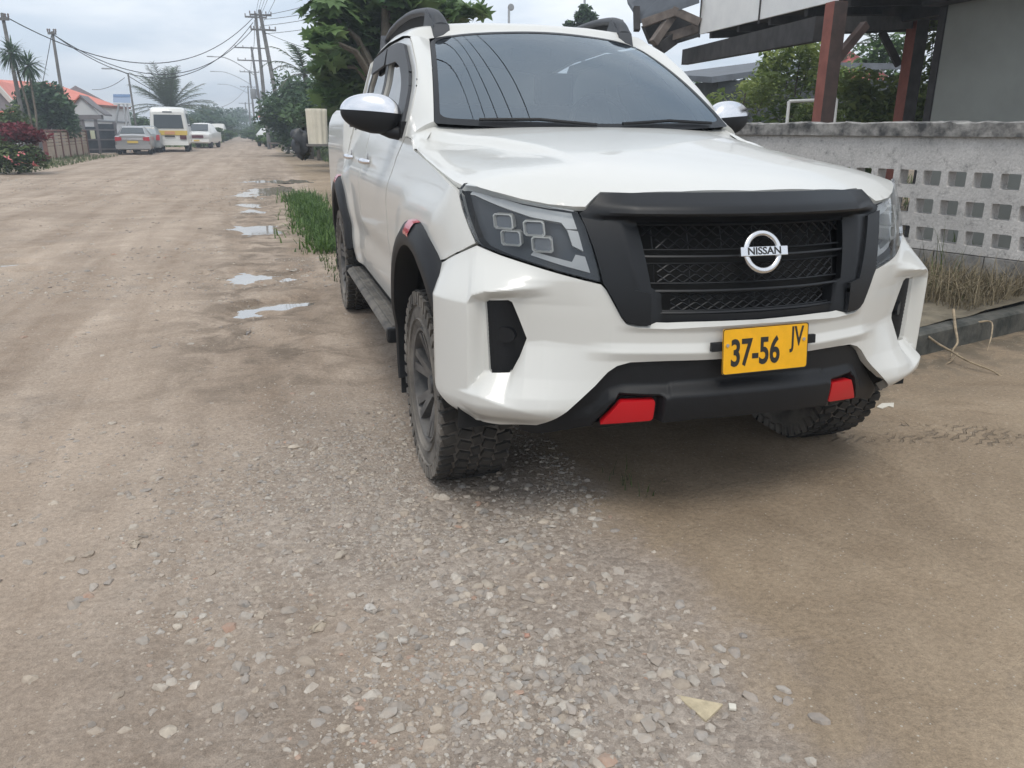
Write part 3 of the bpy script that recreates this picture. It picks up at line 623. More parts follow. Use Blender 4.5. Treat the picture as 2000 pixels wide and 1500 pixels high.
# cabin
mb = MB(); mb.grid(np.array([[(x, y, z) for x in np.linspace(-.70, .70, 9)] for y, z in ((1.60, 1.30), (1.80, 1.335), (2.0, 1.33), (2.10, 1.25), (2.08, .9))])); mb.box((.38, 2.02, 1.34), (.36, .20, .05)); mb.build('dashboard', M['black'], TR, smooth=40)
for sx in (-.38, .38):
    mb = MB(); mb.box((sx, 2.72, .80), (.50, .52, .16)); mb.box((sx, 3.02, 1.16), (.48, .14, .68), [[1, 0, 0], [0, .97, -.22], [0, .22, .97]]); st = mb.build('front_seat', M['seat'], TR, bevel=.05)
    mb = MB(); mb.box((sx, 3.10, 1.60), (.26, .10, .20)); mb.tube([(sx-.07, 3.08, 1.44), (sx-.07, 3.09, 1.55)], .008); mb.tube([(sx+.07, 3.08, 1.44), (sx+.07, 3.09, 1.55)], .008); mb.build('headrest', M['seat'], st, bevel=.03)
mb = MB(); mb.box((0, 3.78, 1.10), (1.36, .14, .80)); mb.build('rear_seat', M['seat'], TR, bevel=.05)
mb = MB(); P = []
for a in np.linspace(0, 2*PI, 41)[:-1]:
    d_ = np.array([math.cos(a), math.sin(a)*.36, math.sin(a)*.93]); P.append([np.array((.38, 2.28, 1.36))+d_*(.185+.016*math.cos(b))+np.array([0, -.93, .36])*.016*math.sin(b) for b in np.linspace(0, 2*PI, 9)[:-1]])
P = np.array(P); P = np.concatenate([P, P[:1]]); mb.grid(P, closed=True); mb.beam((.21, 2.27, 1.35), (.55, 2.27, 1.35), .03, .02); mb.tube([(.38, 2.26, 1.34), (.38, 2.05, 1.26)], .05, 10); mb.build('steering_wheel', M['board'], TR, smooth=60)
mb = MB(); mb.box((0, 2.44, 1.745), (.24, .02, .07)); mb.build('rear_view_mirror', M['black'], TR, bevel=.01)
for x0, x1 in ((.60, .10), (-.02, -.52)):
    mb = MB(); a = wpt(np.array([(x0+.755)/1.51]), np.array([.006]))[0]+np.array([0, -.012, .010]); b = wpt(np.array([(x1+.755)/1.51]), np.array([.012]))[0]+np.array([0, -.012, .012])
    mb.tube([a, (a+b)/2+np.array([0, -.008, .012]), b], .008, 6); mb.build('wiper', M['black'], TR, smooth=50)
# ---- wheels
def make_wheel(c, sg):
    r0 = .385; xo = sg*.968; wd = .265
    we = bpy.data.objects.new('wheel', None); link(we, TR); we.location = Vector((sg*.84, c[0], c[1]))-world_loc(TR)
    mb = MB(); h = wd/2
    prof = [(-h*.80, .225), (-h*.98, .26), (-h, .31), (-h*.92, .355), (-h*.80, .374), (-h*.4, .377), (0, .378), (h*.4, .377), (h*.80, .374), (h*.92, .355), (h, .31), (h*.98, .26), (h*.80, .225)]
    ctr = (sg*.84, c[0], c[1]); mb.lathe([(a, r) for a, r in prof], ctr, 0, 56)
    nl = 46
    for k in range(nl):       # tread blocks
        for row, (xa, wdt, sh) in enumerate(((-.105, .050, 0), (-.047, .044, .5), (.0, .034, .15), (.047, .044, .6), (.105, .050, .1))):
            t = 2*PI*(k+sh)/nl; u = np.array([0, math.cos(t), math.sin(t)]); tn = np.array([0, -math.sin(t), math.cos(t)]); sk = .35 if row % 2 else -.3
            d1 = np.array([1., 0, 0])+tn*sk; d1 /= np.linalg.norm(d1); d2 = np.cross(u, d1)
            rr_ = .376 if abs(xa) < .1 else .370
            mb.box(np.array(ctr)+np.array([xa, 0, 0])+u*(rr_+.004), (wdt, .034, .020), np.stack([d1, d2, u], 1), 1)
        for s2 in (1, -1):    # shoulder lugs
            t = 2*PI*(k+.3)/nl; u = np.array([0, math.cos(t), math.sin(t)]); tn = np.array([0, -math.sin(t), math.cos(t)]); ln = .055 if k % 2 else .040
            mb.box(np.array(ctr)+np.array([s2*h*.955, 0, 0])+u*(.362-ln*.2), (.026, .028, ln), np.stack([np.array([1., 0, 0]), tn, u], 1))
    # raised sidewall ring
    for q in (.268, .326): mb.lathe([(sg*(h-.002), q-.005), (sg*(h+.005), q), (sg*(h-.002), q+.005)], ctr, 0, 56)
    mb.build('tyre', [M['rubber'], M['tread']], we, smooth=40)
    mb = MB(); fx = sg*(h-.018)
    mb.lathe([(-h*.8, .228), (fx, .236), (fx+sg*.012, .232), (fx+sg*.010, .222), (fx-sg*.03, .212), (fx-sg*.13, .200)], ctr, 0, 48)
    mb.lathe([(fx-sg*.13, .20), (fx-sg*.135, .0)], ctr, 0, 32)
    for k in range(6):
        t = 2*PI*k/6+.26
        for dt in (-.16, .16):
            a = np.array([fx-sg*.052, .055*math.cos(t), .055*math.sin(t)])+ctr; b = np.array([fx-sg*.010, .216*math.cos(t+dt), .216*math.sin(t+dt)])+ctr
            mb.beam(a, b, .034, .034, up=(1, 0, 0))
        lug = np.array([fx-sg*.05, .052*math.cos(t+.5), .052*math.sin(t+.5)])+ctr; mb.tube([lug, lug+np.array([sg*.022, 0, 0])], .010, 6)
    mb.lathe([(fx-sg*.06, .085), (fx-sg*.038, .080), (fx-sg*.030, .040), (fx-sg*.012, .036), (fx-sg*.010, .0)], ctr, 0, 24)
    mb.build('rim', M['rim'], we, smooth=40, bevel=0)
    return we
for c, sg in (((.85, .352), -1), ((.85, .352), 1), (RWC, -1), (RWC, 1)): make_wheel(c, sg)
# ================================================================== ground
def hashn(ix, iy, seed):
    h = (ix.astype(np.int64)*374761393+iy.astype(np.int64)*668265263+seed*974711) & 0x7fffffff
    h = ((h ^ (h >> 13))*1274126177) & 0x7fffffff; return ((h ^ (h >> 16)) & 0xffff)/65535.
def vnoise(x, y, sc, seed=0):
    x = np.asarray(x, float)*sc; y = np.asarray(y, float)*sc; ix = np.floor(x); iy = np.floor(y); fx = x-ix; fy = y-iy; fx = fx*fx*(3-2*fx); fy = fy*fy*(3-2*fy)
    a = hashn(ix, iy, seed); b = hashn(ix+1, iy, seed); c = hashn(ix, iy+1, seed); d = hashn(ix+1, iy+1, seed)
    return (a*(1-fx)+b*fx)*(1-fy)+(c*(1-fx)+d*fx)*fy
def fbm(x, y, sc, seed=0, o=4):
    return sum(vnoise(x, y, sc*2**k, seed+k)*.5**k for k in range(o))/(2-.5**(o-1))
WATER = -.040
PUD = [(-1.46,4.38,.30,.20,.75),(-1.69,5.85,.26,.34,.5),(-1.64,9.9,.36,.62,.2),(-1.70,12.6,.36,.38,.3),(-1.80,14.0,.28,.50,.2),(-1.42,17.4,.62,1.7,-.25),(-1.0,21.3,.9,.9,0),(-3.41,7.87,.14,.09,0),(-4.10,7.17,.14,.16,0),(-3.88,6.67,.15,.09,0)]
def gh(x, y):
    x = np.asarray(x, float); y = np.asarray(y, float)
    near = np.exp(-np.clip(y-2, 0, None)/25)
    rock = sstep(-.2, -.8, x-.08*np.clip(-y, 0, 2))
    h = (fbm(x, y, 1.1, 3)-.5)*.030*(.35+.65*rock)+(fbm(x, y, 6.0, 9, 3)-.5)*.014*(.25+.75*rock)
    h = h+(fbm(x, y*.22, 1.4, 21, 3)-.5)*.040*sstep(-1.4, -2.4, x)*near
    tr = np.exp(-((np.abs(x)-.84)/.25)**2)*sstep(6, 4.8, y)*sstep(.0, .55, y); h = h*(1-.9*tr)-(.020+.016*sstep(2.0, 1.4, y))*tr
    tq = np.exp(-(((x-.3)/1.2)**2+((y-2.3)/2.6)**2)**2); h = h*(1-.7*tq)
    for (cx, cy, a, b, rt) in PUD:
        dx, dy = x-cx, y-cy; c, s = math.cos(rt), math.sin(rt); q = np.hypot((c*dx+s*dy)/a, (-s*dx+c*dy)/b)+(fbm(x, y, 4.5, int(cx*100) % 50, 4)-.5)*1.9
        m_ = sstep(2.0, .2, q); h = h*(1-.75*sstep(2.2, .7, q))-.066*m_
    road = sstep(70, 20, np.abs(x+3)); return np.minimum(h*road, .06)
def axis_pts(lo, a, b, hi, st, gr):
    p = list(np.arange(a, b+1e-6, st)); d = st; v = b
    while v < hi: d *= gr; v += d; p.append(min(v, hi))
    d = st; v = a; q = []
    while v > lo: d *= gr; v -= d; q.append(max(v, lo))
    return np.array(q[::-1]+p)
gx_ = axis_pts(-80, -4.6, 2.2, 80, .028, 1.06); gy_ = axis_pts(-6, -1.3, 6.5, 420, .028, 1.022)
X, Y = np.meshgrid(gx_, gy_); Zg = gh(X, Y)
mb = MB(); mb.grid(np.stack([X, Y, Zg], -1))
def ground_material():
    m, N, L, b = newmat('dirt_and_gravel'); t = N.new('ShaderNodeTexCoord')
    def noise(sc, det=5, rough=.6, vec=None, dist=0):
        n = N.new('ShaderNodeTexNoise'); n.inputs['Scale'].default_value = sc; n.inputs['Detail'].default_value = det; n.inputs['Roughness'].default_value = rough; n.inputs['Distortion'].default_value = dist
        L.new(vec if vec is not None else t.outputs['Object'], n.inputs['Vector']); return n.outputs['Fac']
    def ramp(f, p0, c0, p1, c1):
        r = N.new('ShaderNodeValToRGB'); L.new(f, r.inputs[0]); e = r.color_ramp.elements; e[0].position = p0; e[1].position = p1; e[0].color = c4(c0); e[1].color = c4(c1); return r.outputs[0]
    def mix(f, a, c, bt='MIX'):
        x = N.new('ShaderNodeMix'); x.data_type = 'RGBA'; x.blend_type = bt
        if isinstance(f, (int, float)): x.inputs[0].default_value = f
        else: L.new(f, x.inputs[0])
        for i, v in ((6, a), (7, c)):
            if isinstance(v, tuple): x.inputs[i].default_value = c4(v)
            else: L.new(v, x.inputs[i])
        return x.outputs[2]
    def math_(op, a, c=None, cl=False):
        x = N.new('ShaderNodeMath'); x.operation = op; x.use_clamp = cl
        for i, v in enumerate((a, c)):
            if v is None: continue
            if isinstance(v, (int, float)): x.inputs[i].default_value = v
            else: L.new(v, x.inputs[i])
        return x.outputs[0]
    def mrange(f, a, c, d=0., e=1.):
        x = N.new('ShaderNodeMapRange'); x.interpolation_type = 'SMOOTHSTEP'; L.new(f, x.inputs[0])
        for i, v in enumerate((a, c, d, e)): x.inputs[i+1].default_value = v
        return x.outputs[0]
    sp = N.new('ShaderNodeSeparateXYZ'); L.new(t.outputs['Object'], sp.inputs[0]); xx, yy = sp.outputs['X'], sp.outputs['Y']
    mp = N.new('ShaderNodeMapping'); mp.inputs['Scale'].default_value = (2.2, .16, 1); L.new(t.outputs['Object'], mp.inputs['Vector'])
    tracks = noise(1.0, 5, .55, mp.outputs[0], .4); big = noise(.55, 6, .6); mid = noise(3.0, 6, .65, None, .6); fine = noise(55, 6, .7); grain = noise(240, 3, .8)
    # dry dirt of the road: pale dust over darker damp earth
    dirt = mix(ramp(tracks, .36, (0,0,0), .62, (1,1,1)), (.275,.212,.160), (.43,.352,.284))
    dirt = mix(ramp(mid, .40, (0,0,0), .66, (1,1,1)), dirt, (.36,.290,.230))
    # fine sand of the drive-way on the right
    sand = mix(ramp(mid, .35, (0,0,0), .68, (1,1,1)), (.275,.212,.148), (.345,.272,.195))
    edge = math_('ADD', xx, math_('MULTIPLY', math_('SUBTRACT', mid, .5), .75)); fs_ = mrange(edge, -.62, -.22)
    base = mix(fs_, dirt, sand)
    # gravel spread in a band at the roadside
    vo = N.new('ShaderNodeTexVoronoi'); vo.inputs['Scale'].default_value = 42; L.new(t.outputs['Object'], vo.inputs['Vector'])
    vo2 = N.new('ShaderNodeTexVoronoi'); vo2.inputs['Scale'].default_value = 90; L.new(t.outputs['Object'], vo2.inputs['Vector'])
    sx = N.new('ShaderNodeSeparateColor'); L.new(vo.outputs['Color'], sx.inputs[0]); sx2 = N.new('ShaderNodeSeparateColor'); L.new(vo2.outputs['Color'], sx2.inputs[0])
    g1 = mix(sx.outputs[0], (.245,.205,.172), (.41,.355,.305)); g2 = mix(sx2.outputs[0], (.235,.195,.160), (.39,.335,.285)); gcol = mix(ramp(noise(5, 3), .42, (0,0,0), .6, (1,1,1)), g1, g2)
    band = math_('MULTIPLY', mrange(edge, -2.5, -1.2), math_('SUBTRACT', 1.0, fs_)); band = math_('MULTIPLY', band, mrange(yy, 2.6, .4))
    gm = math_('MULTIPLY', band, mrange(big, .34, .52)); gm2 = math_('MULTIPLY', mrange(noise(1.6, 5, .7), .56, .70), math_('SUBTRACT', 1.0, fs_)); gmask = math_('MAXIMUM', gm, math_('MULTIPLY', gm2, .65))
    base = mix(gmask, base, gcol)
    # damp darker earth round the puddles and along the roadside
    damp = math_('MULTIPLY', mrange(math_('ABSOLUTE', math_('ADD', xx, 1.55)), 1.0, .1), mrange(math_('ADD', yy, math_('MULTIPLY', mid, 3.)), 2.6, 5.))
    damp = math_('MULTIPLY', damp, mrange(yy, 40, 18)); base = mix(math_('MULTIPLY', damp, mrange(mid, .40, .62)), base, (.200,.160,.124))
    base = mix(mrange(noise(.9, 6, .7, None, 1.), .60, .72), base, mix(.5, base, (.17,.14,.112)))
    base = mix(1.0, base, ramp(noise(.75, 7, .72, None, .8), .34, (.84,.825,.81), .66, (1.22,1.215,1.21)), 'MULTIPLY'); vr = mix(1.0, base, ramp(fine, .25, (.70,.70,.70), .75, (1.24,1.24,1.24)), 'MULTIPLY'); vr = mix(.8, vr, ramp(grain, .3, (.70,.70,.70), .72, (1.30,1.29,1.27)), 'MULTIPLY')
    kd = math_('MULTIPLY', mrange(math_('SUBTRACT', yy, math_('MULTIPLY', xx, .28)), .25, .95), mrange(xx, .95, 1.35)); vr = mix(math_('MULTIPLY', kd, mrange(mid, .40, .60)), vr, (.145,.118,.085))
    # pale grit
    v3 = N.new('ShaderNodeTexVoronoi'); v3.inputs['Scale'].default_value = 75; L.new(t.outputs['Object'], v3.inputs['Vector'])
    s3 = N.new('ShaderNodeSeparateColor'); L.new(v3.outputs['Color'], s3.inputs[0])
    grit = math_('MULTIPLY', mrange(v3.outputs['Distance'], .26, .20), mrange(s3.outputs[0], .90, .93)); vr = mix(math_('MULTIPLY', grit, .8), vr, (.50,.45,.38))
    # verge: far from the carriageway the ground turns to weeds
    L.new(vr, b.inputs['Base Color']); b.inputs['Roughness'].default_value = .92; b.inputs['Specular IOR Level'].default_value = .25
    hgt = math_('ADD', math_('MULTIPLY', fine, .35), math_('MULTIPLY', grain, .18)); hgt = math_('ADD', hgt, math_('MULTIPLY', mid, 1.4))
    peb = math_('MULTIPLY', math_('SUBTRACT', .45, vo.outputs['Distance']), gmask); hgt = math_('ADD', hgt, math_('MULTIPLY', peb, .35))
    bp = N.new('ShaderNodeBump'); bp.inputs['Strength'].default_value = .9; bp.inputs['Distance'].default_value = .022; L.new(hgt, bp.inputs['Height'])
    # pressed tyre-tread marks across the sand
    dd = math_('SUBTRACT', yy, math_('ADD', math_('MULTIPLY', xx, -.46), 1.20)); bandm = math_('MULTIPLY', mrange(math_('ABSOLUTE', dd), .17, .10), mrange(xx, .75, .95)); bandm = math_('MULTIPLY', bandm, mrange(noise(3.5, 3), .44, .56))
    wv = N.new('ShaderNodeTexWave'); wv.inputs['Scale'].default_value = 6.5; wv.inputs['Distortion'].default_value = 7; wv.inputs['Detail'].default_value = 2; wv.inputs['Detail Scale'].default_value = 1.8
    rot = N.new('ShaderNodeMapping'); rot.inputs['Rotation'].default_value = (0, 0, 1.15); L.new(t.outputs['Object'], rot.inputs['Vector']); L.new(rot.outputs[0], wv.inputs['Vector'])
    tm = math_('MULTIPLY', mrange(wv.outputs['Fac'], .30, .12), bandm)
    b2 = N.new('ShaderNodeBump'); b2.inputs['Strength'].default_value = 1.; b2.inputs['Distance'].default_value = .02; L.new(math_('SUBTRACT', 1.0, tm), b2.inputs['Height']); L.new(bp.outputs[0], b2.inputs['Normal']); L.new(b2.outputs[0], b.inputs['Normal'])
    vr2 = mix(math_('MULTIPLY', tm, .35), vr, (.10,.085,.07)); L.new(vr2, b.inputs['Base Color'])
    return m
M['ground'] = ground_material()
tag(mb.build('dirt_road', M['ground'], smooth=180), kind='structure')
M['earth'] = mat('verge_earth', (.10, .11, .055), .95, col2=(.17, .15, .09), vscale=.6)
mb = MB(); mb.box((0, 1000, -.6), (5000, 4000, .3)); tag(mb.build('ground', M['earth']), kind='structure')
# ---- water lying in the pot-holes
mw, N_, L_, b_ = newmat('puddle_water'); b_.inputs['Base Color'].default_value = (.12, .10, .08, 1); b_.inputs['Roughness'].default_value = .03; b_.inputs['IOR'].default_value = 1.33; b_.inputs['Specular IOR Level'].default_value = 1.0
b_.inputs['Base Color'].default_value = (.30, .26, .21, 1); b_.inputs['IOR'].default_value = 3.2
M['water'] = mw
for (cx, cy, a, b, rt) in PUD:
    mb = MB(); n = 40; c, s = math.cos(rt), math.sin(rt); V = []
    for k in range(n):
        t_ = 2*PI*k/n; px, py = 1.9*a*math.cos(t_), 1.9*b*math.sin(t_); V.append((cx+c*px-s*py, cy+s*px+c*py, WATER))
    mb.add(V, [tuple(range(n))]); tag(mb.build('puddle', M['water']), kind='structure')
# ---- loose stones
def rock_templates(n, npts):
    out = []
    for k in range(n):
        bm = bmesh.new(); r = np.random.default_rng(100+k)
        for q in range(npts):
            d = r.normal(size=3); d /= np.linalg.norm(d); d *= r.uniform(.78, 1.0); bm.verts.new((d[0]*r.uniform(.8, 1), d[1]*.8, d[2]*.55))
        res = bmesh.ops.convex_hull(bm, input=bm.verts[:]); bmesh.ops.delete(bm, geom=[v for v in bm.verts if not v.link_faces], context='VERTS')
        bm.verts.index_update(); out.append((np.array([v.co[:] for v in bm.verts]), [[v.index for v in f.verts] for f in bm.faces])); bm.free()
    return out
RT = rock_templates(20, 20)
STC = np.array([(.385,.355,.320),(.48,.445,.395),(.320,.300,.280),(.41,.350,.285),(.50,.440,.365),(.27,.242,.215),(.35,.318,.288),(.40,.265,.20),(.52,.470,.405)]); STP = np.array([.22,.14,.16,.12,.06,.14,.10,.02,.04])
def scatter(n, fx, smin, smax, pw, name, dens=None, zo=-.04):
    V = []; T = []; Cc = []; nv = 0; r = np.random.default_rng(len(name)+n)
    xy = fx(r, n*(12 if dens is not None else 1))
    if dens is not None: xy = xy[r.random(len(xy)) < dens(xy[:, 0], xy[:, 1])]
    xy = xy[:n]; h = gh(xy[:, 0], xy[:, 1]); k_ = h > WATER+.004; xy = xy[k_]; h = h[k_]
    for i in range(len(xy)):
        tv, tf = RT[r.integers(len(RT))]; s = smin+(smax-smin)*r.random()**pw; a = r.random()*6.28; tl = r.normal()*.2
        c, sn = math.cos(a), math.sin(a); q = tv*np.array([1, r.uniform(.6, 1), r.uniform(.55, 1)])*s
        q = q@np.array([[1, 0, 0], [0, math.cos(tl), -math.sin(tl)], [0, math.sin(tl), math.cos(tl)]])
        V.append(np.stack([q[:, 0]*c-q[:, 1]*sn+xy[i, 0], q[:, 0]*sn+q[:, 1]*c+xy[i, 1], q[:, 2]+h[i]+s*zo], 1))
        T += [[j+nv for j in f] for f in tf]; nv += len(q)
        col = STC[r.choice(len(STC), p=STP)]*r.uniform(.72, 1.04); Cc.append(np.tile(np.append(col, 1), (len(q), 1)))
    V = np.vstack(V); Cc = np.vstack(Cc); me = bpy.data.meshes.new(name); me.from_pydata(V.tolist(), [], T); ca = me.color_attributes.new('col', 'FLOAT_COLOR', 'POINT'); ca.data.foreach_set('color', Cc.ravel()); me.materials.append(M['stone']); me.update()
    o = bpy.data.objects.new(name, me); return tag(link(o), kind='stuff')
m, N_, L_, b_ = newmat('stone'); at_ = N_.new('ShaderNodeAttribute'); at_.attribute_name = 'col'; n_ = N_.new('ShaderNodeTexNoise'); n_.inputs['Scale'].default_value = 90; n_.inputs['Detail'].default_value = 6
r_ = N_.new('ShaderNodeValToRGB'); r_.color_ramp.elements[0].color = (.74, .73, .72, 1); r_.color_ramp.elements[1].color = (1.2, 1.18, 1.15, 1); t_ = N_.new('ShaderNodeTexCoord'); L_.new(t_.outputs['Object'], n_.inputs['Vector']); L_.new(n_.outputs['Fac'], r_.inputs[0])
x_ = N_.new('ShaderNodeMix'); x_.data_type = 'RGBA'; x_.blend_type = 'MULTIPLY'; x_.inputs[0].default_value = 1; L_.new(at_.outputs['Color'], x_.inputs[6]); L_.new(r_.outputs[0], x_.inputs[7]); dn_ = N_.new('ShaderNodeTexNoise'); dn_.inputs['Scale'].default_value = 34; dn_.inputs['Detail'].default_value = 4; L_.new(t_.outputs['Object'], dn_.inputs['Vector']); dr_ = N_.new('ShaderNodeMapRange'); L_.new(dn_.outputs['Fac'], dr_.inputs[0]); dr_.inputs[1].default_value = .40; dr_.inputs[2].default_value = .62; dr_.inputs[3].default_value = .05; dr_.inputs[4].default_value = .58
dx_ = N_.new('ShaderNodeMix'); dx_.data_type = 'RGBA'; L_.new(dr_.outputs[0], dx_.inputs[0]); L_.new(x_.outputs[2], dx_.inputs[6]); dx_.inputs[7].default_value = (.335, .275, .222, 1); L_.new(dx_.outputs[2], b_.inputs['Base Color']); b_.inputs['Roughness'].default_value = .95
bp_ = N_.new('ShaderNodeBump'); bp_.inputs['Strength'].default_value = .5; bp_.inputs['Distance'].default_value = .004; L_.new(n_.outputs['Fac'], bp_.inputs['Height']); L_.new(bp_.outputs[0], b_.inputs['Normal']); M['stone'] = m
def uni(x0, x1, y0, y1): return lambda r, n: np.stack([r.uniform(x0, x1, n), r.uniform(y0, y1, n)], 1)
def d_band(x, y):
    e = x+.5*(fbm(x, y, 2.0, 44, 3)-.5); c = sstep(-.40, -.62, e)*sstep(-2.3, -1.0, e)*sstep(2.4, .6, y); return c*(.15+.85*sstep(.40, .62, fbm(x, y, 1.6, 5)))
def d_road(x, y): return sstep(-.45, -.9, x)*(.10+.9*sstep(.48, .66, fbm(x, y, .9, 15)))
scatter(13000, uni(-2.6, -.3, -1.3, 2.2), .0035, .011, 1.5, 'fine_gravel', d_band)
def d_heap(x, y):
    g = lambda cx, cy, a, b: np.exp(-(((x-cx)/a)**2+((y-cy)/b)**2))
    return np.clip(g(-.80, -.35, .34, .55)+.7*g(-.95, -.85, .5, .3)+.45*g(-.85, .35, .35, .5)+.5*g(-1.75, -.35, .25, .3)+.4*g(-1.45, -.45, .3, .25)+.25*g(-1.9, .6, .4, .5), 0, 1)*(.35+.65*sstep(.38, .58, fbm(x, y, 3.5, 61, 3)))
scatter(1500, uni(-2.4, -.35, -1.3, 1.6), .009, .024, 2.0, 'gravel', d_band)
scatter(900, uni(-2.5, -.35, -1.3, 1.4), .014, .036, 1.9, 'coarse_gravel', d_heap, -.02)
scatter(6500, uni(-5.2, -.5, -1.2, 7), .004, .016, 2.0, 'road_grit', d_road)
scatter(1100, uni(-5.5, -.6, -1.0, 9), .012, .036, 2.4, 'road_stones', d_road, -.08)
scatter(2200, uni(-9, -.9, 5, 24), .014, .042, 2.0, 'far_stones', d_road, .0)
scatter(500, uni(-.6, 2.2, -1.2, 1.6), .002, .0055, 2.0, 'sand_grit')
# single stones that stand out, each a thing of its own
def stone(px, py, s, col, label, flat=.6, seed=0, asp=1.0):
    p = atg(px, py); tv, tf = RT[seed % len(RT)]; a = seed*1.3; q = tv*np.array([s, s*asp, s*flat]); c, sn = math.cos(a), math.sin(a)
    z = float(gh(p[0], p[1])); V = np.stack([q[:, 0]*c-q[:, 1]*sn, q[:, 0]*sn+q[:, 1]*c, q[:, 2]+s*flat*.18], 1)
    me = bpy.data.meshes.new('stone'); me.from_pydata(V.tolist(), [], tf); ca = me.color_attributes.new('col', 'FLOAT_COLOR', 'POINT'); ca.data.foreach_set('color', np.tile(np.append(col, 1.), (len(V), 1)).ravel()); me.materials.append(M['stone'])
    bm = bmesh.new(); bm.from_mesh(me); bmesh.ops.bevel(bm, geom=bm.edges[:], offset=s*.10, segments=1, affect='EDGES'); bm.to_mesh(me); bm.free()
    o = link(bpy.data.objects.new('stone', me)); o.location = (p[0], p[1], z); tag(o, label, 'stone', 'loose stones on the dirt')
for a in [(725,1190,.036,(.50,.48,.45),'largest pale grey angular stone in the gravel in front of the truck wheel',.7,1,.9),(787,1255,.026,(.44,.42,.39),'grey blocky stone just below and right of the largest pale stone',.8,2,.8),(625,1225,.034,(.42,.36,.28),'brownish stone half buried left of the largest pale stone',.6,3,.9),
  (345,1222,.026,(.52,.47,.40),'cream wedge stone alone on the dirt at far left foreground',.7,4,.8),(985,1055,.026,(.40,.40,.38),'smooth grey oval stone nearest the front tyre',.5,5,.75),(265,1060,.040,(.46,.40,.32),'flat tan stone cluster piece at the left of the road foreground',.4,6,.6),
  (987,1240,.025,(.38,.37,.36),'dark grey rounded stone right of centre in the gravel',.7,7,.9),(1060,1275,.024,(.43,.42,.40),'light grey flat stone right of the dark rounded one',.5,8,.8),(1125,1440,.026,(.42,.39,.34),'round tan grey stone at the bottom edge of the gravel',.7,9,.9),
  (1030,1245,.016,(.45,.24,.18),'small reddish stone among the grey gravel',.6,10,.8),(1085,1415,.024,(.36,.35,.34),'grey pentagon stone above the round tan one',.6,11,.85),(575,873,.040,(.55,.49,.41),'pale crumbling limestone lump on the road beside the front tyre',.35,12,.8),(485,650,.05,(.26,.25,.25),'dark flat rock on the road left of the running board',.4,13,.5),(527,998,.018,(.54,.49,.43),'small cream pebble on the dirt left of the tyre',.6,14,.7)]:
    stone(*a)
def slab(poly, z0, h, mt, name, label, cat):
    c = np.mean(poly, 0); mb = MB(); mb.prism([(p[0], p[1], z0) for p in poly], (0, 0, h)); o = mb.build(name, mt, bevel=.002, loc=(c[0], c[1], z0)); tag(o, label, cat); return o
M['beige'] = mat('beige_stone', (.44, .37, .25), .9, var=.15, vscale=40, bump=.4, bscale=60); M['scrap'] = mat('pale_scrap', (.62, .58, .50), .6, var=.1)
tri = [atg(*q)[:2] for q in ((1320,1362),(1412,1380),(1378,1414))]; slab(tri, float(gh(tri[0][0], tri[0][1]))-.004, .010, M['beige'], 'stone_slab', 'flat beige triangular stone slab set in the ground at lower right', 'stone slab')
q4 = [atg(*q)[:2] for q in ((1422,1378),(1437,1380),(1438,1390),(1424,1389))]; slab(q4, float(gh(q4[0][0], q4[0][1])), .008, M['scrap'], 'stone_chip', 'small cream chip beside the beige triangular slab', 'stone chip')
lt = [atg(*q)[:2] for q in ((1712,796),(1722,789),(1746,788),(1745,797),(1735,794),(1722,799))]; slab(lt, float(gh(lt[0][0], lt[0][1])), .006, M['scrap'], 'litter', 'white torn scrap of litter on the ground right of the truck', 'litter')
# ================================================================== foliage helpers
def leafmat(name, c1, c2, rough=.55, trans=.25):
    m, N, L, b = newmat(name); a = N.new('ShaderNodeAttribute'); a.attribute_name = 'shade'
    r = N.new('ShaderNodeValToRGB'); L.new(a.outputs['Fac'], r.inputs[0]); r.color_ramp.elements[0].color = c4(c1); r.color_ramp.elements[1].color = c4(c2)
    L.new(r.outputs[0], b.inputs['Base Color']); b.inputs['Roughness'].default_value = rough; b.inputs['Specular IOR Level'].default_value = .3
    o = [n for n in N if n.type == 'OUTPUT_MATERIAL'][0]; t = N.new('ShaderNodeBsdfTranslucent'); L.new(r.outputs[0], t.inputs[0]); x = N.new('ShaderNodeMixShader'); x.inputs[0].default_value = trans
    L.new(b.outputs[0], x.inputs[1]); L.new(t.outputs[0], x.inputs[2]); L.new(x.outputs[0], o.inputs['Surface']); return m
LM = {'mid': leafmat('leaf_green', (.035,.080,.024), (.13,.205,.060)), 'dark': leafmat('leaf_dark_green', (.022,.055,.024), (.075,.130,.048)), 'light': leafmat('leaf_light_green', (.11,.175,.045), (.29,.34,.11), .55, .38),
      'blue': leafmat('leaf_blue_green', (.035,.075,.045), (.10,.165,.085)), 'red': leafmat('leaf_red', (.055,.012,.018), (.22,.035,.05)), 'palm': leafmat('palm_green', (.03,.055,.022), (.10,.14,.055)), 'dry': leafmat('dry_straw', (.10,.085,.055), (.31,.255,.165), .8, .1), 'grass': leafmat('grass_green', (.030,.075,.015), (.12,.20,.045)), 'weed': leafmat('weed_green', (.03,.06,.02), (.13,.17,.055))}
M['bark'] = mat('bark', (.10,.085,.065), .9, var=.3, vscale=8, bump=.4, bscale=20)
M['bark_pale'] = mat('pale_bark', (.22,.20,.17), .9, var=.2, vscale=8)
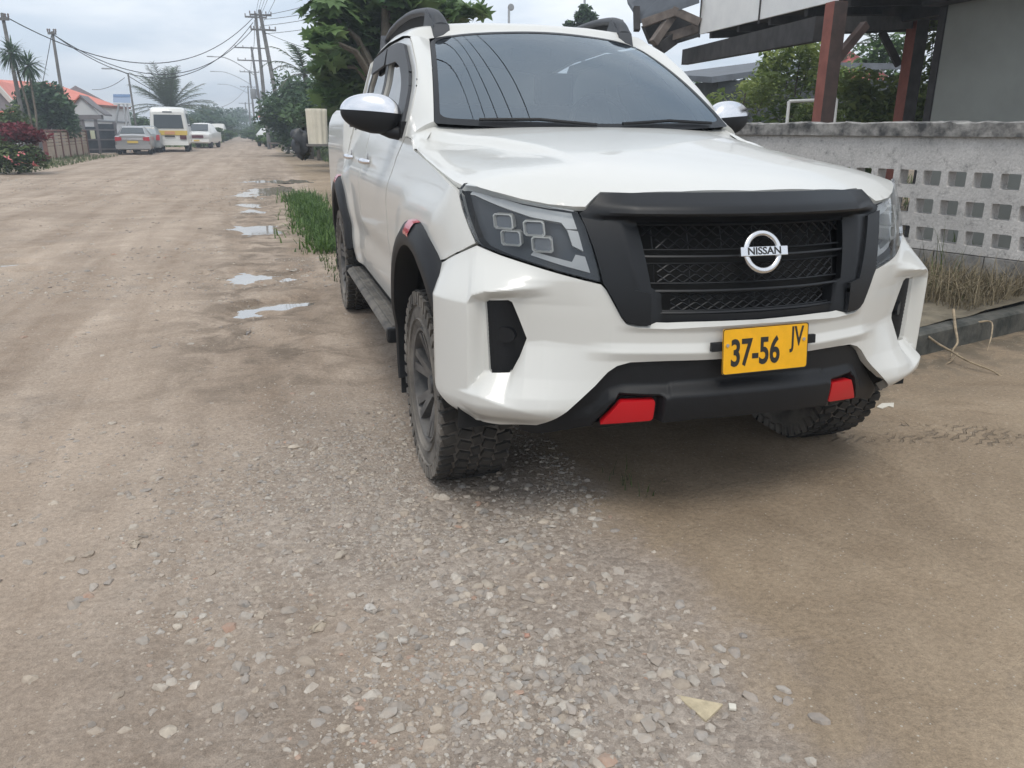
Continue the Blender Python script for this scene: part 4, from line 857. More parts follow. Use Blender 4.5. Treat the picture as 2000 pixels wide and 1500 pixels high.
LEAF = {'oval': np.array([(0,-.5,0),(.22,-.15,.05),(.20,.2,.05),(0,.5,-.05),(-.20,.2,.05),(-.22,-.15,.05)]),
        'lobed': np.array([(0,-.5,0),(.10,-.36,.02),(.34,-.34,.05),(.16,-.18,.03),(.46,-.06,.05),(.18,.04,.03),(.40,.24,.03),(.12,.24,.0),(0,.52,-.06),(-.12,.24,0),(-.40,.24,.03),(-.18,.04,.03),(-.46,-.06,.05),(-.16,-.18,.03),(-.34,-.34,.05),(-.10,-.36,.02)]),
        'long': np.array([(0,-.5,0),(.09,-.1,.03),(.06,.25,.02),(0,.5,-.10),(-.06,.25,.02),(-.09,-.1,.03)])}
def leaves(name, pts, size, mt, parent, shape='oval', up=.5, seed=0, shade=None, kind=None, loc=None, jit=.4):
    r = np.random.default_rng(seed); n = len(pts); S = LEAF[shape]; k = len(S)
    nz = r.normal(size=(n, 3))*(1-up); nz[:, 2] = np.abs(nz[:, 2])+up; nz /= np.linalg.norm(nz, axis=1)[:, None]
    a = r.normal(size=(n, 3)); a -= nz*np.sum(a*nz, 1)[:, None]; a /= np.linalg.norm(a, axis=1)[:, None]; bb = np.cross(nz, a)
    sz = size*(1-jit+2*jit*r.random(n)); V = pts[:, None, :]+sz[:, None, None]*(S[None, :, 0:1]*a[:, None]+S[None, :, 1:2]*bb[:, None]+S[None, :, 2:3]*nz[:, None])
    V = V.reshape(-1, 3); off = np.array(world_loc(parent)) if parent is not None else (np.array(loc) if loc is not None else np.zeros(3))
    me = bpy.data.meshes.new(name); F = (np.arange(n)[:, None]*k+np.arange(k)[None]).tolist(); me.from_pydata((V-off).tolist(), [], F)
    sh = r.random(n)*.8+.1 if shade is None else np.clip(shade+r.normal(size=n)*.16, 0, 1)
    ca = me.color_attributes.new('shade', 'FLOAT_COLOR', 'POINT'); q = np.repeat(sh, k); ca.data.foreach_set('color', np.stack([q, q, q, np.ones_like(q)], 1).ravel())
    me.materials.append(mt); me.update(); o = link(bpy.data.objects.new(name, me), parent)
    if loc is not None: o.location = loc
    if kind: o['kind'] = kind
    return o
def clump_pts(cl, n, seed, fill=.5):
    # cl: list of (centre, radii); points biased to each clump's shell, so the crown has lobes and gaps
    r = np.random.default_rng(seed); out = []; sh = []; vol = np.array([c[1][0]*c[1][1]*c[1][2] for c in cl])**.72; vol /= vol.sum()
    for (c, rd), w_ in zip(cl, vol):
        k = max(8, int(n*w_)); d = r.normal(size=(k, 3)); d /= np.linalg.norm(d, axis=1)[:, None]; q = r.random(k)**fill
        p = d*q[:, None]; out.append(np.array(c)+p*np.array(rd)); base = r.uniform(.25, .75); sh.append(np.full(k, base))
    return np.vstack(out), np.concatenate(sh)
def tree(name, base, h, cw, label, cat='tree', leaf='mid', n=3500, size=.3, shape='oval', trunk=.12, nc=16, seed=1, low=.25, group=None, bark='bark', up=.45, flat=.8, cd=None):
    """cw crown half width, low = where the crown starts (share of height)"""
    base = np.array(base, float); e = empty(name, tuple(base), label, cat, group); r = np.random.default_rng(seed); cl = []; cd = cd or cw
    top = base+np.array([0, 0, h]); zc = h*(low+(1-low)/2); hz = h*(1-low)/2
    for k in range(nc):
        d = r.normal(size=3); d /= np.linalg.norm(d); q = r.uniform(.35, .80); s_ = r.uniform(.28, .46)
        cl.append((base+np.array([d[0]*cw*q, d[1]*cd*q, zc+d[2]*hz*q]), (cw*s_, cd*s_, min(hz, cw)*s_*flat)))
    p, sh = clump_pts(cl, n, seed); leaves('crown', p, size, LM[leaf], e, shape, up, seed, sh)
    mb = MB(); mid = base+np.array([r.normal()*.1, r.normal()*.1, h*low*1.1]); mb.tube([base-[0, 0, .2], (base+mid)/2+r.normal(size=3)*.05*[1, 1, 0], mid, base+np.array([0, 0, h*.75])], [trunk*1.25, trunk, trunk*.85, trunk*.3], 8)
    for k in range(0, nc, 2): c = np.array(cl[k][0]); mb.tube([mid*.6+(base+[0, 0, h*.6])*.4, (mid+c)/2+np.array([0, 0, .05*h]), c], [trunk*.5, trunk*.32, trunk*.12], 6)
    mb.build('trunk', M[bark], e, smooth=60); return e
def frond_crown(mb_pts, centre, nf, length, droop, seed, up0=60, leaf_len=.35, step=.09):
    """feathered palm fronds: returns leaflet quads and rachis tubes"""
    r = np.random.default_rng(seed); quads = []; tubes = []
    for k in range(nf):
        az = 2*PI*k/nf+r.uniform(-.25, .25); el = rad(r.uniform(-5, up0)); l = length*r.uniform(.8, 1.1); n = int(l/step); p = np.array(centre, float); d = np.array([math.cos(az)*math.cos(el), math.sin(az)*math.cos(el), math.sin(el)]); path = [p.copy()]
        for i in range(n):
            d = d+np.array([0, 0, -droop*step*(1+1.5*i/n)]); d /= np.linalg.norm(d); p = p+d*step; path.append(p.copy())
            side = np.cross(d, [0, 0, 1]); side /= np.linalg.norm(side)+1e-9; ll = leaf_len*(.35+.65*math.sin(PI*min(1, (i+1.5)/n*.95)))
            for s in (1, -1):
                q = side*s*.85+d*.6+np.array([0, 0, -.25+r.normal()*.15]); q /= np.linalg.norm(q); w_ = d*step*.33; quads.append((p-w_, p+w_, p+q*ll+w_*.2, p+q*ll-w_*.2))
        tubes.append(path)
    return quads, tubes
def palm(name, base, h, label, nf=22, length=2.6, droop=.28, seed=3, trunk=.16, leaf='palm', lean=(0, 0), group=None, up0=75, leaf_len=.4, step=.10, cat='palm tree'):
    base = np.array(base, float); e = empty(name, tuple(base), label, cat, group); top = base+np.array([lean[0], lean[1], h]); quads, tubes = frond_crown(None, top, nf, length, droop, seed, up0, leaf_len, step)
    V = np.array(quads).reshape(-1, 3)-base; me = bpy.data.meshes.new('fronds'); n = len(quads); me.from_pydata(V.tolist(), [], np.arange(4*n).reshape(-1, 4).tolist()); r = np.random.default_rng(seed); sh = np.repeat(np.clip(.5+r.normal(size=n)*.22, 0, 1), 4); ca = me.color_attributes.new('shade', 'FLOAT_COLOR', 'POINT'); ca.data.foreach_set('color', np.stack([sh, sh, sh, np.ones_like(sh)], 1).ravel()); me.materials.append(LM[leaf]); link(bpy.data.objects.new('fronds', me), e)
    mb = MB(); mb.tube([base-[0, 0, .2], base*.5+top*.5+np.array([lean[0]*.1, 0, 0]), top], [trunk*1.2, trunk, trunk*.8], 8)
    for p in tubes: mb.tube(p[::max(1, len(p)//5)], .018, 4, cap=False)
    mb.build('trunk', M['bark'], e, smooth=60); return e
def blades(name, fx, n, h0, h1, mt, seed, wd=.012, bend=.5, kind='stuff', zf=None, parent=None, loc=None):
    r = np.random.default_rng(seed); xy = fx(r, n); n = len(xy); z = zf(xy[:, 0], xy[:, 1]) if zf else np.zeros(n); h = r.uniform(h0, h1, n); az = r.uniform(0, 6.28, n); b = r.uniform(.1, 1, n)*bend; w_ = wd*r.uniform(.6, 1.3, n)
    d = np.stack([np.cos(az), np.sin(az)], 1); s = np.stack([-d[:, 1], d[:, 0]], 1); P = []
    for t in (0, .4, .75, 1.0):
        c = np.column_stack([xy+d*(b*h*t*t)[:, None], z+h*(t-.35*b*t*t)]); q = np.column_stack([s*(w_*(1-t)*.5+.0006)[:, None], np.zeros(n)]); P += [c-q, c+q]
    V = np.stack(P, 1).reshape(-1, 3); F = []
    for i in range(3): F.append(np.arange(n)[:, None]*8+np.array([2*i, 2*i+1, 2*i+3, 2*i+2]))
    off = np.array(loc) if loc is not None else np.zeros(3)
    me = bpy.data.meshes.new(name); me.from_pydata((V-off).tolist(), [], np.vstack(F).tolist()); sh = np.repeat(r.random(n), 8); ca = me.color_attributes.new('shade', 'FLOAT_COLOR', 'POINT'); ca.data.foreach_set('color', np.stack([sh, sh, sh, np.ones_like(sh)], 1).ravel()); me.materials.append(mt)
    o = link(bpy.data.objects.new(name, me), parent); 
    if loc is not None: o.location = loc
    if kind: o['kind'] = kind
    return o
# ================================================================== block wall, kerb and planting bed on the right
WA = np.array([3.75, 3.153, 0]); WD = np.array([.3270, -.9450, 0]); WN = np.array([-.9450, -.3270, 0])   # WN points to the road
def wall_mat():
    m, N, L, b = newmat('weathered_block'); t = N.new('ShaderNodeTexCoord')
    def nz(sc, d=6, r=.65):
        n = N.new('ShaderNodeTexNoise'); n.inputs['Scale'].default_value = sc; n.inputs['Detail'].default_value = d; n.inputs['Roughness'].default_value = r; L.new(t.outputs['Object'], n.inputs['Vector']); return n.outputs['Fac']
    def rp(f, a, ca, c, cb):
        r = N.new('ShaderNodeValToRGB'); L.new(f, r.inputs[0]); e = r.color_ramp.elements; e[0].position, e[1].position = a, c; e[0].color, e[1].color = c4(ca), c4(cb); return r.outputs[0]
    def mx(f, a, c, bt='MIX'):
        x = N.new('ShaderNodeMix'); x.data_type = 'RGBA'; x.blend_type = bt
        if isinstance(f, float): x.inputs[0].default_value = f
        else: L.new(f, x.inputs[0])
        for i, v in ((6, a), (7, c)):
            if isinstance(v, tuple): x.inputs[i].default_value = c4(v)
            else: L.new(v, x.inputs[i])
        return x.outputs[2]
    c = mx(rp(nz(2.0), .38, (0,0,0), .62, (1,1,1)), (.46,.445,.43), (.57,.55,.53)); c = mx(rp(nz(14, 8, .75), .55, (0,0,0), .68, (1,1,1)), c, (.27,.26,.25)); c = mx(rp(nz(4.5, 8, .8), .57, (0,0,0), .75, (1,1,1)), c, (.17,.165,.16)); c = mx(.6, c, rp(nz(60), .3, (.7,.7,.7), .7, (1.25,1.25,1.25)), 'MULTIPLY')
    L.new(c, b.inputs['Base Color']); b.inputs['Roughness'].default_value = .93; bp = N.new('ShaderNodeBump'); bp.inputs['Strength'].default_value = .55; bp.inputs['Distance'].default_value = .012; L.new(nz(45, 8), bp.inputs['Height']); L.new(bp.outputs[0], b.inputs['Normal']); return m
M['block'] = wall_mat()
M['coping'] = mat('stained_coping', (.055,.055,.055), .95, col2=(.36,.345,.325), vscale=9, detail=10, bump=.6, bscale=30)
M['grimy'] = mat('grimy_block', (.15,.145,.14), .95, col2=(.33,.32,.305), vscale=5, detail=8, bump=.5, bscale=40)
M['kerb'] = mat('mossy_kerb', (.035,.038,.034), .9, col2=(.12,.115,.10), vscale=6, detail=8, bump=.5, bscale=35)
def wp(s, z, o=0.): return WA+WD*s+WN*o+np.array([0, 0, z])
wl = empty('block_wall', tuple(wp(0, 0)), 'weathered grey concrete block wall with square holes and a blackened coping', 'wall')
S0, S1 = -5.0, 3.2; holes = []
for k in range(-13, 9):
    for z0, z1, sh in ((.935, 1.055, -.13), (.705, .828, .045), (.485, .600, -.115)):
        for q in (0, .200):
            a = sh+k*.40+q
            if a > S0+.05 and a+.145 < S1-.05: holes.append([(a, z0), (a+.145, z0), (a+.145, z1), (a, z1)])
hv = [rounded(h, .008, 1) for h in holes]
def wmap(o): return lambda s, z: WA[None]+WD[None]*s[:, None]+WN[None]*o+np.stack([0*s, 0*s, z], 1)
sg_ = np.cross(WD, [0, 0, 1]); sd_ = 1 if sg_@WN > 0 else -1
panel([(S0, .42), (S1, .42), (S1, 1.325), (S0, 1.325)], wmap(0), 'wall_face', M['block'], wl, holes=hv, step=.09, thick=.14, side=sd_, smooth=20)
panel([(S0, .42), (S1, .42), (S1, 1.325), (S0, 1.325)], wmap(-.14), 'wall_back', M['block'], wl, holes=hv, step=.09, thick=0, side=-sd_, smooth=20)
mb = MB(); Rw = np.stack([WD, WN, [0, 0, 1]], 1); r_ = np.random.default_rng(5); P = []
for s in np.linspace(S0, S1, 120):
    n1, n2 = r_.normal(size=2)*.006; P.append([wp(s, 1.322, .035), wp(s, 1.422+n1, .038+n2*.5), wp(s, 1.432+n1, .02), wp(s, 1.434+n2, -.12), wp(s, 1.42, -.175), wp(s, 1.322, -.175)])
mb.grid(np.array(P), closed=True); mb.add(P[0], [tuple(range(6))]); mb.add(P[-1], [tuple(range(6))]); mb.build('coping', M['coping'], wl, smooth=35)
for k in range(-12, 8):
    for z0, z1, sh in ((.178, .413, .06), (-.06, .170, -.14)):
        a = k*.40+sh; mb = MB(); mb.box(wp(a+.20, (z0+z1)/2, -.07+r_.normal()*.002), (.392, .14, z1-z0), Rw); mb.build('block', M['grimy'], wl, bevel=.006)
mb = MB(); mb.box(wp((S0+S1)/2, .15, -.08), (S1-S0, .10, .52), Rw); mb.build('mortar', M['kerb'], wl)
# kerb
KP = [(2.02, 9.0), (2.02, 2.2), (2.06, 1.72), (2.327, 1.66), (3.628, 2.029), (5.2, 2.48)]
mb = MB(); P = []; kp = np.array(KP, float)
for i, p in enumerate(kp):
    t = kp[min(i+1, len(kp)-1)]-kp[max(i-1, 0)]; t /= np.linalg.norm(t); n = np.array([-t[1], t[0]])     # inward (left of travel)
    P.append([(*(p+n*q), z) for q, z in ((-.002, -.10), (0, .135), (.02, .150), (.11, .152), (.12, -.1))])
mb.grid(np.array(P)); ko = mb.build('kerb', M['kerb'], smooth=30, loc=(2.6, 1.7, 0)); tag(ko, 'low dark mossy concrete kerb edging the weedy bed below the wall', 'kerb')
M['soil'] = mat('bed_soil', (.10,.085,.06), .95, col2=(.20,.17,.12), vscale=7, detail=8, bump=.6, bscale=30)
mb = MB(); xs = np.linspace(2.1, 6.0, 60); ysb = np.linspace(1.6, 9.0, 90)
poly_bed = [(2.10, 9.0), (2.10, 1.80), (2.30, 1.76), (3.60, 2.13), (5.2, 2.58), (4.15, 2.30), (1.75+.0, 9.0)]
bed_mb = panel([(2.06, 8.9), (2.06, 1.78), (2.30, 1.75), (3.60, 2.12), (4.06, 2.25), tuple(wp(-.2, 0, -.03)[:2]), tuple(wp(-1.6, 0, -.03)[:2]), tuple(wp(-5.0, 0, -.03)[:2])][:8], lambda x, y: np.stack([x, y, .125+.05*fbm(x, y, 3, 8)+.03*sstep(0, 1, (x-2.2)/2)], 1), 'planting_bed', M['soil'], None, step=.08, thick=0); tag(bed_mb, kind='structure')
# dry grass heap and green blades in the bed
def bedz(x, y): return .125+.05*fbm(x, y, 3, 8)+.03*sstep(0, 1, (x-2.2)/2)
def along(s0, s1, o0, o1): return lambda r, n: (WA[None]+WD[None]*r.uniform(s0, s1, n)[:, None]+WN[None]*(o0+(o1-o0)*r.random(n)**1.4)[:, None])[:, :2]
blades('dry_grass', along(-2.2, .85, .02, 1.0), 5200, .10, .36, LM['dry'], 31, .006, 1.7, zf=bedz)
blades('weeds', along(-2.0, .7, .05, .8), 260, .06, .20, LM['weed'], 32, .010, 1.0, zf=bedz)
gb = empty('grass_tuft', tuple(wp(.22, .15, .22)), 'few tall green grass blades growing against the block wall', 'grass tuft')
blades('blade', along(.12, .34, .12, .3), 11, .30, .62, LM['weed'], 34, .011, .55, kind=None, zf=bedz, parent=None, loc=tuple(wp(.22, .15, .22))).parent = gb
gb.children[0].location = (0, 0, 0)
M['twig'] = mat('dry_twig', (.30,.235,.155), .85, var=.3, vscale=20)
def twig(pix, d, r0, label):
    pts = [at(u, v, dd) for (u, v), dd in zip(pix, d)]; c = pts[0]; mb = MB(); pp = catmull(np.array(pts), 5); mb.tube(pp, [r0*(1-.6*k/len(pp)) for k in range(len(pp))], 6); o = mb.build('dead_stem', M['twig'], smooth=60, loc=tuple(c)); tag(o, label, 'dead stem', 'dry stems on the kerb')
twig([(1862,605),(1866,640),(1870,668),(1862,682),(1856,700)], [5.25,5.1,4.95,4.9,4.85], .010, 'bent pale dry stem hanging upright over the kerb edge')
twig([(1806,652),(1830,670),(1856,685),(1890,705),(1940,725),(1966,745),(1955,748)], [5.0,4.92,4.85,4.7,4.6,4.55,4.55], .008, 'long dry stem trailing from the kerb across the sand')
twig([(1895,632),(1934,628),(1937,652),(1928,685)], [5.3,5.25,5.1,5.0], .007, 'hooked dry stem drooping over the kerb at the right')
twig([(1880,640),(1905,620),(1930,585),(1955,600),(1975,625)], [5.3,5.5,5.8,5.8,5.6], .006, 'thin arched dry stem in the grass heap above the kerb')
twig([(1870,690),(1858,705),(1845,712)], [4.87,4.8,4.8], .005, 'short forked dry twig at the foot of the kerb')
# ================================================================== open shed behind the wall
M['redpost'] = mat('red_brown_wood', (.20,.062,.045), .7, col2=(.27,.09,.065), vscale=6); M['brownpost'] = mat('dark_brown_wood', (.050,.032,.028), .75, var=.3, vscale=6); M['darkwood'] = mat('dark_timber', (.035,.032,.032), .85, var=.35, vscale=5)
M['fascia'] = mat('pale_fascia', (.74,.74,.73), .7, col2=(.82,.82,.80), vscale=3, detail=8); M['shedwall'] = mat('grey_render', (.24,.25,.23), .85, var=.08, vscale=2); M['zinc'] = mat('dark_roof_sheet', (.075,.085,.10), .55, var=.2, vscale=3); M['oldwood'] = mat('old_timber', (.15,.125,.11), .9, var=.3, vscale=6)
sh = empty('open_shed', tuple(at(1600, 300, 9.0)*[1, 1, 0]), 'open timber shed with pale fascia, red brown post and grey wall behind the block wall', 'shed')
FZ = 2.92
def az(u, v, z):     # point of height z seen at a photo position
    return atg(u, v, z)
F0 = az(1366, 67, FZ); F1 = az(1640, 0, FZ); fd = F1-F0; fd /= np.linalg.norm(fd); fr = np.cross(fd, [0, 0, 1]); fr = -fr if fr[0] < 0 else fr     # fd towards the camera, fr to the right
def sp_(s, o, z): return F0+fd*s+fr*o+np.array([0, 0, z-FZ])
Rs = np.stack([fd, fr, [0, 0, 1]], 1)
for k in range(5):
    mb = MB(); mb.box(sp_(k*1.9+.945, .02, FZ+.48), (1.884, .035, .96), Rs); mb.build('fascia_board', M['fascia'], sh, bevel=.004)
    mb = MB(); mb.box(sp_(k*1.9+.0, -.002, FZ+.4), (.012, .035, .9), Rs); mb.build('fascia_joint', M['darkwood'], sh)
P = [[sp_(s, o, z) for s in (-.05, 9.5)] for o, z in ((.05, FZ+.02), (2.2, FZ+.16), (4.6, FZ+.30))]
mb = MB(); mb.grid(np.array(P)); mb.grid(np.array(P)+[0, 0, .10]); mb.build('roof_underside', M['darkwood'], sh)
for s in np.arange(.3, 9.4, .9):
    mb = MB(); mb.beam(sp_(s, .05, FZ-.03), sp_(s, 4.5, FZ+.24), .07, .12); mb.build('rafter', M['darkwood'], sh)
mb = MB(); mb.box(sp_(4.7, 1.25, FZ-.06), (9.5, .10, .20), Rs); mb.build('eaves_beam', M['darkwood'], sh)
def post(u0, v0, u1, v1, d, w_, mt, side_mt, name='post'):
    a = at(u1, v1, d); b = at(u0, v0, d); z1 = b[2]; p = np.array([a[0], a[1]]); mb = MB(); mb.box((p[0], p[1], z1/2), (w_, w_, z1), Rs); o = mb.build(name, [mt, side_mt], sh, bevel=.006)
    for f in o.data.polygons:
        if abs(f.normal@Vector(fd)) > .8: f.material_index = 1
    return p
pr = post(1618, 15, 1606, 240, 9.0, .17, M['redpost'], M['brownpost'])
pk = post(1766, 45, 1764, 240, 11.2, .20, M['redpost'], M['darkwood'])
mb = MB(); mb.beam(at(1632, 118, 9.0), at(1690, 48, 9.0), .09, .09); mb.build('brace', M['brownpost'], sh, bevel=.005)
mb = MB(); mb.beam(at(1756, 128, 11.1), at(1722, 62, 11.0), .09, .09); mb.build('brace', M['darkwood'], sh, bevel=.005)
mb = MB(); mb.beam(at(1640, 66, 9.0)+[0, 0, .1], at(1800, 58, 11.3)+[0, 0, .1], .12, .16); mb.build('cross_beam', M['darkwood'], sh)
mb = MB(); mb.beam(at(1600, 60, 9.0)+[0, 0, .02], at(1338, 112, 14.5), .12, .26); mb.build('rear_beam', M['darkwood'], sh)
# wall panel of the shed
w0 = at(1822, 240, 9.6); w1 = at(2140, 240, 7.6); wd_ = (w1-w0)*[1, 1, 0]; ln = np.linalg.norm(wd_); wd_ /= ln; wn_ = np.array([-wd_[1], wd_[0], 0]); Rp = np.stack([wd_, wn_, [0, 0, 1]], 1); mp_ = (w0+w1)/2
mb = MB(); mb.box((mp_[0], mp_[1], 1.40), (ln, .10, 2.8), Rp); mb.build('wall_panel', M['shedwall'], sh)
mb = MB(); mb.box((w0[0]-.05*wd_[0], w0[1]-.05*wd_[1], 1.40), (.11, .14, 2.8), Rp); mb.build('corner_post', M['darkwood'], sh, bevel=.005)
mb = MB(); mb.box(np.array([mp_[0], mp_[1], 2.86])+wn_*-.05, (ln+.3, .5, .16), Rp); mb.build('wall_plate', M['darkwood'], sh)
# timber frame with a dark sheet roof at the far end of the shed
tf = empty('timber_gable', tuple(at(1310, 100, 13.5)*[1, 1, 0]), 'rough timber roof truss under a dark blue sheet roof beside the shed', 'roof frame')
def tb(a, b, w_, mt='oldwood', nm='truss_member'):
    mb = MB(); mb.beam(at(*a), at(*b), w_); mb.build(nm, M[mt], tf, bevel=.006)
tb((1255, 46, 13.5), (1318, 24, 13.3), .13); tb((1314, 20, 13.3), (1368, 44, 13.2), .13); tb((1316, 26, 13.4), (1276, 84, 13.4), .13); tb((1290, 78, 13.6), (1372, 52, 13.4), .15); tb((1284, 96, 13.5), (1312, 76, 13.6), .20, 'darkwood')
tb((1243, 14, 13.6), (1244, 60, 13.6), .10, 'darkwood', 'king_post')
tq = [at(1226, 8, 13.8), at(1250, 46, 13.6), at(1366, 6, 13.0), at(1366, -60, 13.2), at(1300, -60, 13.8)]
mb = MB(); mb.prism(tq, (0, .06, .10)); mb.build('roof_sheet', M['zinc'], tf)
tq2 = [at(1258, 50, 13.9), at(1318, 28, 13.9), at(1366, 46, 13.9), at(1366, 72, 13.9), at(1300, 92, 13.9), at(1272, 84, 13.9)]
mb = MB(); mb.prism(tq2, (0, .12, 0)); mb.build('gable_board', M['darkwood'], tf)
# white pipe frame in the yard
M['pipe'] = mat('white_pipe', (.62,.62,.60), .5); gf = empty('pipe_frame', tuple(at(1590, 300, 9.6)*[1, 1, 0]), 'thin white rectangular pipe frame standing in the yard behind the wall', 'frame')
g_ = [at(1539, 260, 9.6), at(1541, 198, 9.6), at(1634, 194, 9.6), at(1632, 260, 9.6)]
for a, b, nm in ((0, 1, 'upright'), (1, 2, 'crossbar'), (2, 3, 'upright')):
    A = g_[a].copy(); B = g_[b].copy()
    if nm == 'upright': (A if a == 0 else B)[2] = 0
    mb = MB(); mb.tube([A, B], .020, 8); mb.build(nm, M['pipe'], gf, smooth=50)
# low dark outbuilding, red roof and greenery behind
ob = empty('outbuilding', tuple(at(1560, 200, 19)*[1, 1, 0]), 'low dark outbuilding with a long flat roof edge behind the shed greenery', 'building')
mb = MB(); mb.prism([at(1390, 150, 18.5), at(1602, 121, 21.0), at(1602, 132, 21.0), at(1390, 162, 18.5)], (.3, 3.0, .25)); mb.build('roof', M['zinc'], ob)
mb = MB(); mb.prism([at(1600, 121, 21.0), at(1760, 124, 21.0), at(1760, 136, 21.0), at(1600, 135, 21.0)], (.3, 3.0, .25)); mb.build('roof', M['zinc'], ob)
mb = MB(); a_, b_2 = at(1395, 250, 19.2), at(1770, 250, 21.6); mb.prism([(a_[0], a_[1], 0), (b_2[0], b_2[1], 0), (b_2[0], b_2[1], 2.75), (a_[0], a_[1], 2.55)], (.3, 2.6, 0)); mb.build('wall', mat('dim_boards', (.05,.058,.062), .9, var=.3, vscale=4), ob)
M['redroof'] = mat('red_roof_sheet', (.30,.055,.045), .6, var=.12, vscale=4); M['orange'] = mat('orange_roof_sheet', (.62,.17,.11), .55, col2=(.70,.22,.16), vscale=1.5)
def simple_house(name, a, b, dep, eave, ridge, over, wall_m, roof_m, label, hip=0.0, loc_at=None):
    """house with its front wall from ground point a to b, dep metres deep, ridge parallel to the front"""
    a = np.array([a[0], a[1], 0.]); b = np.array([b[0], b[1], 0.]); d = b-a; L_ = np.linalg.norm(d); d /= L_; n = np.array([-d[1], d[0], 0.]); n = n if n[1] > 0 else -n
    e = empty(name, tuple((a+b)/2), label, 'house'); P = lambda s, t, z: a+d*s+n*t+np.array([0, 0, z])
    mb = MB(); mb.add([P(0,0,0), P(L_,0,0), P(L_,dep,0), P(0,dep,0), P(0,0,eave), P(L_,0,eave), P(L_,dep,eave), P(0,dep,eave), P(0,dep/2,ridge-.1), P(L_,dep/2,ridge-.1)], [(0,1,5,4),(1,2,6,9,5),(2,3,7,6),(3,0,4,8,7)]); mb.build('wall', wall_m, e)
    o = over; h = hip; V = [P(-o,-o,eave-.1), P(L_+o,-o,eave-.1), P(L_+o,dep+o,eave-.1), P(-o,dep+o,eave-.1), P(-o+h,dep/2,ridge), P(L_+o-h,dep/2,ridge)]
    mb = MB(); V2 = [v-[0, 0, .10] for v in V]; mb.add(V+V2, [(0,1,5,4),(2,3,4,5),(1,2,5),(3,0,4),(6,10,11,7),(8,11,10,9),(7,11,8),(9,10,6),(0,6,7,1),(1,7,8,2),(2,8,9,3),(3,9,6,0)] if h else [(0,1,5,4),(2,3,4,5),(6,10,11,7),(8,11,10,9),(0,6,7,1),(2,8,9,3),(0,4,10,6),(4,3,9,10),(1,7,11,5),(5,11,8,2)]); mb.build('roof', roof_m, e)
    return e, P, L_
pA = at(1625, 250, 32); pB = at(1745, 250, 32)
simple_house('red_roofed_house', pA, pB, 6, 3.0, 4.75, .4, mat('pale_wall', (.45,.44,.40), .85), M['redroof'], 'distant house with dull red roof seen between the shed posts', 2.0)
for i, (u, d, h, cw, lf, n, lab) in enumerate([(1450, 15.0, 2.75, 1.1, 'light', 3400, 'bushy shrub beside the truck mirror, behind the wall'), (1530, 13.5, 2.05, 1.0, 'light', 3000, 'low leafy bush behind the white pipe frame'), (1548, 16.5, 3.9, 1.25, 'light', 3600, 'taller tree with a sky gap left of the red brown post'), (1685, 13.5, 2.45, 1.0, 'light', 3200, 'shrub right of the red brown post with red blossoms'), (1735, 15.5, 2.7, 1.0, 'light', 3000, 'dense shrub left of the second dark post'), (1700, 24, 4.7, 1.3, 'mid', 2400, 'tree in front of the distant red roof'), (1800, 13.0, 3.5, 1.0, 'light', 3600, 'yellow green tree between dark post and grey wall'), (1395, 24, 3.4, 1.3, 'dark', 1600, 'dark bush beyond the windscreen pillar'), (1500, 22, 3.6, 1.8, 'dark', 2200, 'dark tree over the outbuilding roof'), (1620, 16.0, 2.3, 1.1, 'light', 2600, 'low green bush at the foot of the red brown post')]):
    g = atg(u, 700); p = at(u, 250, d); tree('yard_shrub', (p[0], p[1], 0), h, cw, lab, 'shrub', lf, n, .13 if d < 18 else .2, 'oval', .04, 14, 200+i, .12, 'greenery in the yard behind the wall')
M['petal'] = mat('red_petal', (.55, .03, .03), .6)
palm('yard_palm', tuple(at(1690, 250, 27)*[1, 1, 0]), 4.2, 'small palm showing above the outbuilding between the posts', 14, 1.6, .5, 8, .10, 'dark', cat='palm tree', leaf_len=.3)
